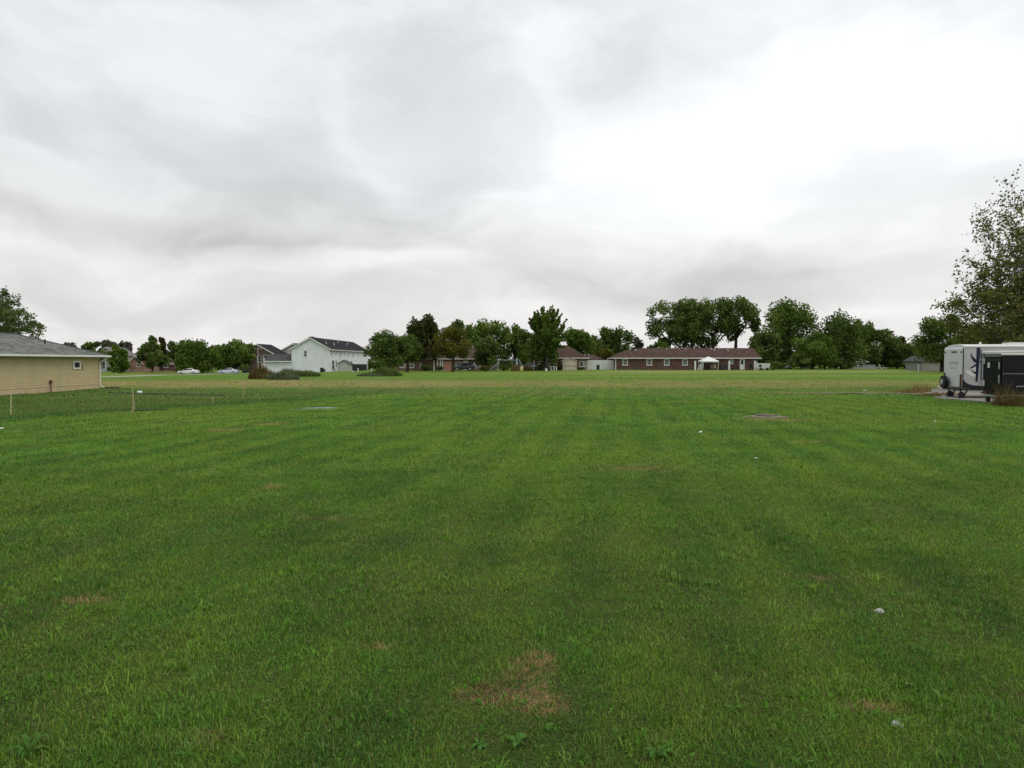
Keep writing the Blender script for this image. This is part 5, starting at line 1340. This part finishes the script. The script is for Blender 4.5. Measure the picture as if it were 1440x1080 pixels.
def manhole():
    g = G(1078, 586); r = thing('drain_cover', 'round rusty drain cover set in a bare ring of lawn', 'drain cover', g)
    MB().lathe([(.55, -.1), (.55, .03), (.5, .045)], 28).build('collar', mat('dull_concrete', (.24, .225, .20), .9, .25, 2.), r)
    MB().lathe([(.46, .046), (.46, .075), (.3, .085)], 28).build('lid', mat('rusty_lid', (.10, .07, .05), .7, .3, 6., metal=.3), r)
    ground_poly('bare_soil', [(g.x + .9 * math.cos(t / 12 * 6.283) * (1 + .15 * math.sin(t * 2.3)), g.y + .72 * math.sin(t / 12 * 6.283)) for t in range(12)], mat('bare_soil', (.17, .125, .08), .95, .3, 5., bump=.5), .012, .05, 'ring of bare soil round the drain cover', 'soil')
    KEEP_OUT.append((g.x, g.y, (.65, .6)))
manhole()
g = G(439, 575)
ground_poly('concrete_slab', densify([(g.x - .95, g.y - .35), (g.x + .8, g.y + .55), (g.x + 1.0, g.y + 1.0), (g.x - .5, g.y + .35)], 4, .08), mat('pale_slab', (.20, .24, .21), .8, .2, 3.), .02, .05, 'pale flat slab lying level with the grass', 'slab', None)
KEEP_OUT.append((g.x, g.y + .3, (1.0, .9)))
def rock(name, label, px, py, s, m, cat='stone', flat=.6, seed=1):
    import bmesh
    rs = random.Random(seed); bm = bmesh.new(); bmesh.ops.create_icosphere(bm, subdivisions=2, radius=1)
    for v in bm.verts:
        k = 1 + .32 * (rs.random() - .5); v.co = Vector((v.co.x * s * k * 1.2, v.co.y * s * k, v.co.z * s * flat * k))
    me = bpy.data.meshes.new(name); bm.to_mesh(me); bm.free()
    o = link(name, me, m); g = G(px, py); o.location = (g.x, g.y, g.z + s * flat * .45); o.rotation_euler = (.1, .15, seed); return tag(o, label, cat)
LIME = mat('pale_limestone', (.44, .45, .42), .9, .22, 18., bump=.5)
rock('stone', 'palm sized pale grey stone lying in the grass', 1236, 862, .032, LIME, flat=.9, seed=3)
rock('stone', 'flat whitish stone chip by a brown tuft near the viewer', 1262, 1020, .030, LIME, flat=.4, seed=5)
rock('paper_scrap', 'small white paper scrap on the lawn before the gravel pad', 1315, 593, .04, WHITE, 'litter', .6, 8)
rock('paper_scrap', 'tiny white scrap below the drain cover', 1063, 645, .05, WHITE, 'litter', .4, 9)
rock('paper_scrap', 'tiny white scrap west of the drain cover', 985, 608, .06, WHITE, 'litter', .4, 10)
rock('paper_scrap', 'white scrap at the frame edge below the tan house stake', 2, 603, .06, WHITE, 'litter', .5, 11)
rock('stone', 'pale stone at the end of the dry ditch lane', 1216, 549.5, .14, LIME, flat=.4, seed=12)

# broad leaved weeds close to the camera
BL = leaf_mat('plantain_leaf', (.045, .125, .020), (.085, .19, .035)); 
def rosette(name, label, px, py, size, n, narrow=.36, erect=.35, cat='weed', m=None):
    SEED[0] += 1; rs = np.random.RandomState(SEED[0]); g = G(px, py); mb = MB(); tint = []; size *= .72; g.z -= .008
    for i in range(n):
        a = i / n * 6.283 + rs.normal() * .3; L = size * (.45 + .75 * rs.rand()); w = L * narrow * (.8 + .4 * rs.rand()); er = erect * (.5 + rs.rand())
        dx, dy = math.cos(a), math.sin(a); vs = []; fs = []; ns = 6
        for k in range(ns + 1):
            t = k / ns; ww = w / 2 * (math.sin(math.pi * min(1, t * .93 + .07)) ** .75) * (1 if t > .18 else .45)
            ww *= 1 + .22 * math.sin(k * 2.6 + i * 1.7); px_, pz = L * (t - .15 * t * t), L * er * (1.7 * t - 1.35 * t * t) + .012
            for s, lift in ((-1, .25), (0, 0), (1, .25)):
                vs.append((dx * px_ - dy * ww * s, dy * px_ + dx * ww * s, pz + ww * lift + .05 * ww * math.sin(k * 2.1 + s)))
            tint += [.3 + .5 * rs.rand()] * 3
        for k in range(ns):
            for j in range(2): fs.append((3 * k + j, 3 * k + j + 1, 3 * k + 4 + j, 3 * k + 3 + j))
        mb.add(vs, fs)
    o = mb.build(name, m or BL, None, smooth=True); at = o.data.attributes.new('tint', 'FLOAT', 'POINT')
    if len(tint) == len(o.data.vertices): at.data.foreach_set('value', np.array(tint, np.float32))
    o.location = g; return tag(o, label, cat)
rosette('plantain', 'broad leaved weed at the front edge of the dead patch', 728, 1046, .125, 8, .42, .45)
rosette('plantain', 'flat leafy weed right of centre in the dead patch', 772, 1024, .085, 7, .40, .3)
rosette('dandelion', 'dark narrow leaved rosette at the left corner of the dead patch', 675, 1048, .11, 12, .26, .35)
rosette('dandelion', 'small dark rosette inside the brown patch', 672, 988, .07, 9, .28, .3)
rosette('plantain', 'lone light green weed left of the dead patch', 530, 946, .085, 7, .42, .3)
rosette('dandelion', 'dark rosette at the bottom right of the dead patch', 925, 1062, .15, 13, .22, .5)
rosette('dandelion', 'narrow leaved clump in the bottom left corner', 40, 1060, .17, 16, .14, .8)
rosette('dandelion', 'narrow leaved clump between the corner clump and the dead patch', 262, 1066, .14, 12, .14, .8)
rosette('plantain', 'pale leafy weed near the flat stone chip', 1168, 1012, .09, 6, .40, .3)
rosette('plantain', 'rounded weed directly above the flat stone chip', 1230, 1006, .07, 7, .5, .4)
rosette('dandelion', 'spiky rosette behind the palm sized stone', 1215, 905, .11, 10, .16, .9)
rosette('dandelion', 'low dark rosette in the turf left of the pale weed', 1030, 1000, .10, 10, .25, .4)
rosette('plantain', 'small weed in the shady turf at lower left', 360, 985, .075, 6, .4, .4)
rosette('plantain', 'twin leaved weed beside the lone light green one', 556, 962, .06, 5, .42, .4)

# ------------------------------------------------------------------ trees
t_ = tree
GRP = 'trees beyond the far street'
t_('bare_tree', 'thin greyish half bare tree just above the tan house roof end', 98, 215, 12, 480, 500, PALE, group=GRP, n=900, sparse=.6, bark=BARKL)
t_('round_tree', 'dark rounded tree behind the tan house roof corner', 130, 195, 17, 480.5, 512, DARK, group=GRP, n=4200, lobes=16, style='dome')
t_('bare_tree', 'pale sparse tree showing above the white bay window house', 153, 230, 14, 477.5, 502, PALE, group=GRP, n=1000, bark=BARKL)
t_('leafy_tree', 'bright green young tree between the white and grey houses', 167, 178, 14, 485, 524, LIGHT, group=GRP, n=3600, style='dome')
t_('bare_tree', 'pale wispy tree rising beside the dark chimney', 178, 232, 9, 478, 502, PALE, group=GRP, n=900, bark=BARKL)
t_('conifer', 'dark shaggy conifer, tallest beyond the street', 214, 182, 19, 471.5, 520, DARK, group=GRP, n=5200, style='cone', lobes=34)
t_('leafy_tree', 'dark tree with rusty tip touching the shaggy conifer', 228, 190, 12, 472.5, 517, RED, group=GRP, n=2600, style='cone', lobes=24)
t_('leafy_tree', 'dark tree between the shaggy conifer and the willow', 250, 192, 15, 477.5, 516, DARK, group=GRP, n=3000)
t_('willow', 'wide soft green willow behind the white sedan', 277, 174, 29, 476, 523, GREEN, group=GRP, n=7000, style='weep', lobes=26)
t_('leafy_tree', 'lighter green tree between the willow and the round tree', 307, 182, 15, 484, 520, LIGHT, group=GRP, n=3000)
t_('round_tree', 'rounded full green tree behind the silver blue sedan', 334, 171, 24, 472.5, 519, GREEN, group=GRP, n=6000, lobes=26)
t_('leafy_tree', 'pale bushy tree at the side of the brown gabled house', 356, 176, 8, 490, 520, OLIVE, group=GRP, n=1400)
GM = 'trees round the brick houses'
t_('spreading_tree', 'dark low spreading tree covering the end of the townhouse', 548, 130, 32, 464, 517, DARK, group=GM, n=6200, lobes=30, style='dome', leaf=.34)
t_('leafy_tree', 'dark green tree joining the spreading tree to the rusty one', 573, 142, 20, 470, 516, DARK, group=GM, n=4200)
t_('turning_tree', 'tall tree with rusty red upper crown', 596, 158, 25, 441, 512, RED, group=GM, n=6500, lobes=26, style='dome')
t_('olive_tree', 'olive yellow tree on a bare trunk in front of the tan brick house', 637, 142, 27, 459, 506, OLIVE, group=GM, n=6200, lobes=26, style='dome', sparse=.9, leaf=.3)
t_('leafy_tree', 'dark crown peeping over the olive yellow tree', 648, 195, 22, 449, 495, DARK, group=GM, n=3600)
t_('leafy_tree', 'mid green airy tree right of the olive yellow one', 690, 168, 31, 447, 514, LIGHT, group=GM, n=5600, lobes=26, sparse=.85)
t_('leafy_tree', 'black green low tree behind the brown fence', 685, 156, 19, 471, 516, DARK, group=GM, n=3600)
t_('leafy_tree', 'dense mid green tree left of the tall feathery one', 724, 162, 22, 456, 515, GREEN, group=GM, n=5200)
t_('feathery_tree', 'tall feathery tree with upright shoots beside the hip roofed house', 769, 144, 33, 427, 512, GREEN, group=GM, n=8000, style='spray', lobes=70)
t_('leafy_tree', 'dark inner mass of foliage under the feathery shoots', 766, 146, 24, 458, 517, DARK, group=GM, n=4600)
t_('leafy_tree', 'green tree behind the brown hip roof', 812, 178, 26, 458, 512, LIGHT, group=GM, n=5600)
t_('leafy_tree', 'wide dark tree behind the white vinyl fence', 848, 188, 25, 459.5, 514, DARK, group=GM, n=5600)
t_('leafy_tree', 'dark tree with sky holes behind the west end of the ranch', 876, 186, 17, 458.5, 512, DARK, group=GM, n=2800, sparse=.75)
t_('bare_tree', 'thin grey tree trailing off beside the dark tree with holes', 896, 196, 11, 474, 506, PALE, group=GM, n=900, bark=BARKL)
t_('olive_tree', 'small olive tree rising over the white vinyl fence', 852, 166, 13, 490, 514, OLIVE, group=GM, n=2600, style='dome')
GR = 'trees behind the ranch house'
for px, hw, tp, bt, m, lab in ((941, 32, 421, 486, DARK, 'westernmost tall tree of the clump behind the ranch roof'), (972, 32, 419, 485, DARK, 'tall tree with bare lower stems in the middle of the ranch clump'),
                        (1002, 32, 415, 484, DARK, 'highest tree of the clump behind the ranch roof'), (1035, 31, 417.5, 480, DARK, 'easternmost tree of the ranch clump with open lower branches')):
    t_('tall_tree', lab, px, 184, hw, tp, bt, m, group=GR, n=7000, sparse=.85, lobes=26, style='flat', leaf=.46)
t_('leafy_tree', 'light green low tree beyond the ranch ridge below the tall clump', 927, 178, 15, 480, 505, LIGHT, group=GR, n=1800)
t_('leafy_tree', 'dark low growth between the stems of the tall clump', 972, 190, 34, 468, 505, DARK, group=GR, n=2600, sparse=.7)
t_('leafy_tree', 'thin low branch of leaves between clump and eastern trees', 1062, 182, 7, 447, 470, DARK, group=GR, n=420)
GE = 'trees along the eastern edge'
t_('big_tree', 'biggest green tree east of the ranch house', 1110, 172, 44, 421, 516, GREEN, group=GE, n=9000, lobes=36)
t_('leafy_tree', 'dark tree leaning over the ranch gable end', 1077, 166, 24, 466, 517, DARK, group=GE, n=4200)
t_('leafy_tree', 'mid green lower tree in front of the biggest one', 1142, 160, 32, 466, 519, GREEN, group=GE, n=5200)
t_('big_tree', 'dark broad tree next to the biggest green one', 1184, 164, 37, 436, 518, DARK, group=GE, n=8000, lobes=32)
t_('leafy_tree', 'bright green shoulder behind the dark broad tree', 1213, 186, 18, 448, 512, LIGHT, group=GE, n=3200)
t_('leafy_tree', 'mid sized dark tree over the grey cottage', 1234, 172, 28, 462, 516, DARK, group=GE, n=5000)
t_('bare_tree', 'dull reddish tree with thin top beyond the lawn chair', 1261, 178, 19, 473, 517, RED, group=GE, n=1900)
t_('leafy_tree', 'dark low tree behind the slim white field post', 1288, 168, 26, 481, 519, DARK, group=GE, n=3800)
t_('flat_tree', 'flat topped dark tree reaching out behind the trailers', 1325, 128, 38, 441, 513, DARK, group=GE, n=7800, lobes=34, style='dome', leaf=.36)
t_('leafy_tree', 'olive green tree directly behind the travel trailer roof', 1378, 122, 38, 452, 516, GREEN, group=GE, n=6000)
t_('leafy_tree', 'tree behind the travel trailer at the picture edge', 1436, 118, 38, 452, 516, GREEN, group=GE, n=5600)
t_('leafy_tree', 'outermost tree past the trailers', 1520, 130, 50, 440, 516, DARK, group=GE, n=5000)
GS = 'shrubs along the eastern edge'
for px, hw, tp, m, lab, Y in ((1072, 16, 500, DARK, 'dark undergrowth behind the boxy utility trailer', 168), (1108, 18, 493, DARK, 'dark undergrowth right behind the half hidden white car', 176), (1143, 18, 499, DARK, 'dark undergrowth at the foot of the mid green tree', 176),
                              (1175, 16, 494, DARK, 'dark undergrowth behind the two small cottage shrubs', 178), (1210, 22, 492, DARK, 'dark undergrowth rising behind the grey cottage', 180), (1245, 18, 497, DARK, 'dark undergrowth behind the white lawn chair', 180), (1272, 16, 499, DARK, 'dark undergrowth under the dull reddish tree', 181), (1308, 20, 497, DARK, 'dark undergrowth behind the plain grey outbuilding', 160)):
    shrub('shrub', lab, px, Y, hw * 1.5, tp, m, 3000, None, GS, 521)
for px, hw, tp, m, lab, Y in ((1092, 14, 505, DARK, 'dark shrub beside the half hidden white car', 160), (1125, 20, 500, DARK, 'wide dark shrub below the biggest green tree', 158), (1160, 22, 498, DARK, 'tall dark shrub below the dark broad tree', 159),
                       (1186, 14, 504, DARK, 'small dark shrub west of the grey cottage', 160), (1228, 12, 504, DARK, 'dark shrub east of the grey cottage', 172), (1262, 16, 502, DARK, 'dark shrub behind the lawn chair', 170), (1283, 12, 506, DARK, 'dark shrub close to the plain grey outbuilding', 150)):
    shrub('shrub', lab, px, Y, hw, tp, m, 1700, None, GS)
GH = 'shrubs by the houses'
for px, hw, tp, m, lab, Y, bot in ((545, 12, 511, GREEN, 'straw topped shrub under the dark spreading tree', 138, 521), (598, 9, 514, DARK, 'dark foundation shrub below the tan brick house windows', 156, 521), (618, 6, 515, DARK, 'clipped shrub by the porch posts', 156, 521), (683, 9, 514.5, OLIVE, 'brownish shrub in front of the brown fence', 146, 521),
                       (708, 8, 515, DARK, 'dark shrub under the white swing frame', 145, 521.5), (760, 8, 512, DARK, 'dark shrub against the red brick corner', 150, 520.5), (787, 5, 512, DARK, 'narrow dark shrub left of the beige shed', 149, 520.5), (816, 5, 516, DARK, 'little shrub right of the beige shed', 149, 520.5),
                       (469, 4, 514, DARK, 'dark shrub against the townhouse side wall', 156, 523), (160, 8, 514, GREEN, 'green shrub by the bay window house', 176, 524), (176, 5, 511, RED, 'rusty shrub beside the pink brick house', 195, 520), (345, 7, 512, DARK, 'dark shrub in front of the brown gabled house', 168, 522), (379, 8, 512, DARK, 'dark shrub at the garage wing corner', 152, 523), (1012, 5, 513, DARK, 'green shrub between canopy and covered grill', 148.5, 520.3), (1087, 5, 515, GREEN, 'low pale green shrub beside the boxy utility trailer', 143, 521)):
    shrub('shrub', lab, px, Y, hw, tp, m, 900, None, GH, bot)

# the sparse poplar like tree behind the trailers
rs = np.random.RandomState(55)
b = Vector((Xat(1442, 52), 52, float(T(39, 52))))
branching_tree('poplar_tree', 'tall thinning tree with visible upright branches behind the travel trailer', b,
    [((0, 0, -.2), (-.08, 0, 1), 8.2, .17), ((-.7, .5, -.2), (-.30, .05, 1), 6.8, .13), ((-.4, -.3, .3), (-.92, -.1, 1), 6.4, .09), ((.5, -.3, .3), (.06, .05, 1), 10., .16), ((1.3, .4, -.2), (.0, .1, 1), 10.6, .14)], leaf_mat('leaf_poplar', (.075, .092, .026), (.16, .185, .052), (.24, .21, .07)), BARKL, rs, .16, 3, 17, .70, up=.10, lf=.95, kmin=4, low=(7, .10))
rs = np.random.RandomState(56)
b = Vector((Xat(-42, 72), 72, float(T(-57, 72))))
branching_tree('drooping_tree', 'feathery drooping tree behind the tan house roof', b,
    [((0, 0, -.2), (.1, 0, 1), 7.4, .30), ((.3, .2, 1.0), (.38, 0, 1), 6.6, .20), ((0, -.2, 1.), (-.6, .1, 1), 6.0, .2), ((.2, .5, 1.), (.2, .5, 1), 6.4, .18), ((.3, -.2, .6), (.62, -.2, 1.), 4.9, .16)], leaf_mat('leaf_drooping', (.065, .100, .030), (.150, .195, .075)), BARK, rs, .18, 3, 34, .85, up=.05, droop=.22, kmin=4)
for i in range(30):
    px = 96 + i * 46 + (i * 37 % 23); 
    if 380 < px < 520: continue
    t_('hedge_tree', 'low dark tree belonging to the far hedgerow behind the houses', px, 212 + (i * 53 % 40), 30, 499 + (i * 29 % 7), 513.5, DARK if i % 3 else GREEN, group='far hedgerow behind the houses', n=1500, lobes=12, style='dome', leaf=.55)
for i, (x, y, tp) in enumerate(((-260, 300, 14), (-190, 290, 12), (-120, 310, 13), (-60, 320, 11), (10, 300, 12), (60, 310, 12), (150, 290, 13), (205, 280, 14), (260, 250, 15))):
    t_('distant_tree', ['farthest tree left of everything', 'faint far tree over the street houses', 'faint far tree behind the townhouse roof', 'faint far tree between townhouse and brick houses', 'faint far tree over the tan brick house', 'faint far tree beyond the ranch house', 'faint far tree beyond the eastern edge', 'faint far tree past the trailers', 'outer far tree past the trailers'][i], 720 + x / y * FPX, y, 9 / y * FPX, 508 - (tp - 2.2) / y * FPX * .7, 511, GREEN, group='far trees on the horizon', n=1500)
def undergrowth(name, label, px0, px1, Y, h, m, n, seed):
    rs = np.random.RandomState(seed); x = rs.uniform(Xat(px0, Y), Xat(px1, Y), n); y = Y + rs.uniform(-3, 3, n)
    hh = h * (.45 + .8 * vnoise(x, y, .16, seed)) ; z = T(x, y) + hh * rs.rand(n) ** .8
    o = np_mesh(name, leaf_cloud(np.stack([x, y, z], -1), .55, rs), 4, [(0, 1, 2, 3)], m, None, {'tint': np.repeat(np.clip(rs.rand(n) * .6 + .4 * vnoise(x, y, .3, seed + 1), 0, 1), 4)})
    tag(o, label, 'undergrowth', kind='stuff')
undergrowth('undergrowth', 'dark continuous undergrowth under the trees along the eastern edge', 1062, 1420, 190, 4.2, DARK, 9000, 301)
undergrowth('undergrowth', 'dark continuous undergrowth behind the brick houses', 512, 900, 192, 3.6, DARK, 9000, 302)
undergrowth('undergrowth', 'dark continuous undergrowth beyond the far street houses', -60, 392, 245, 3.4, DARK, 7000, 303)
grass()
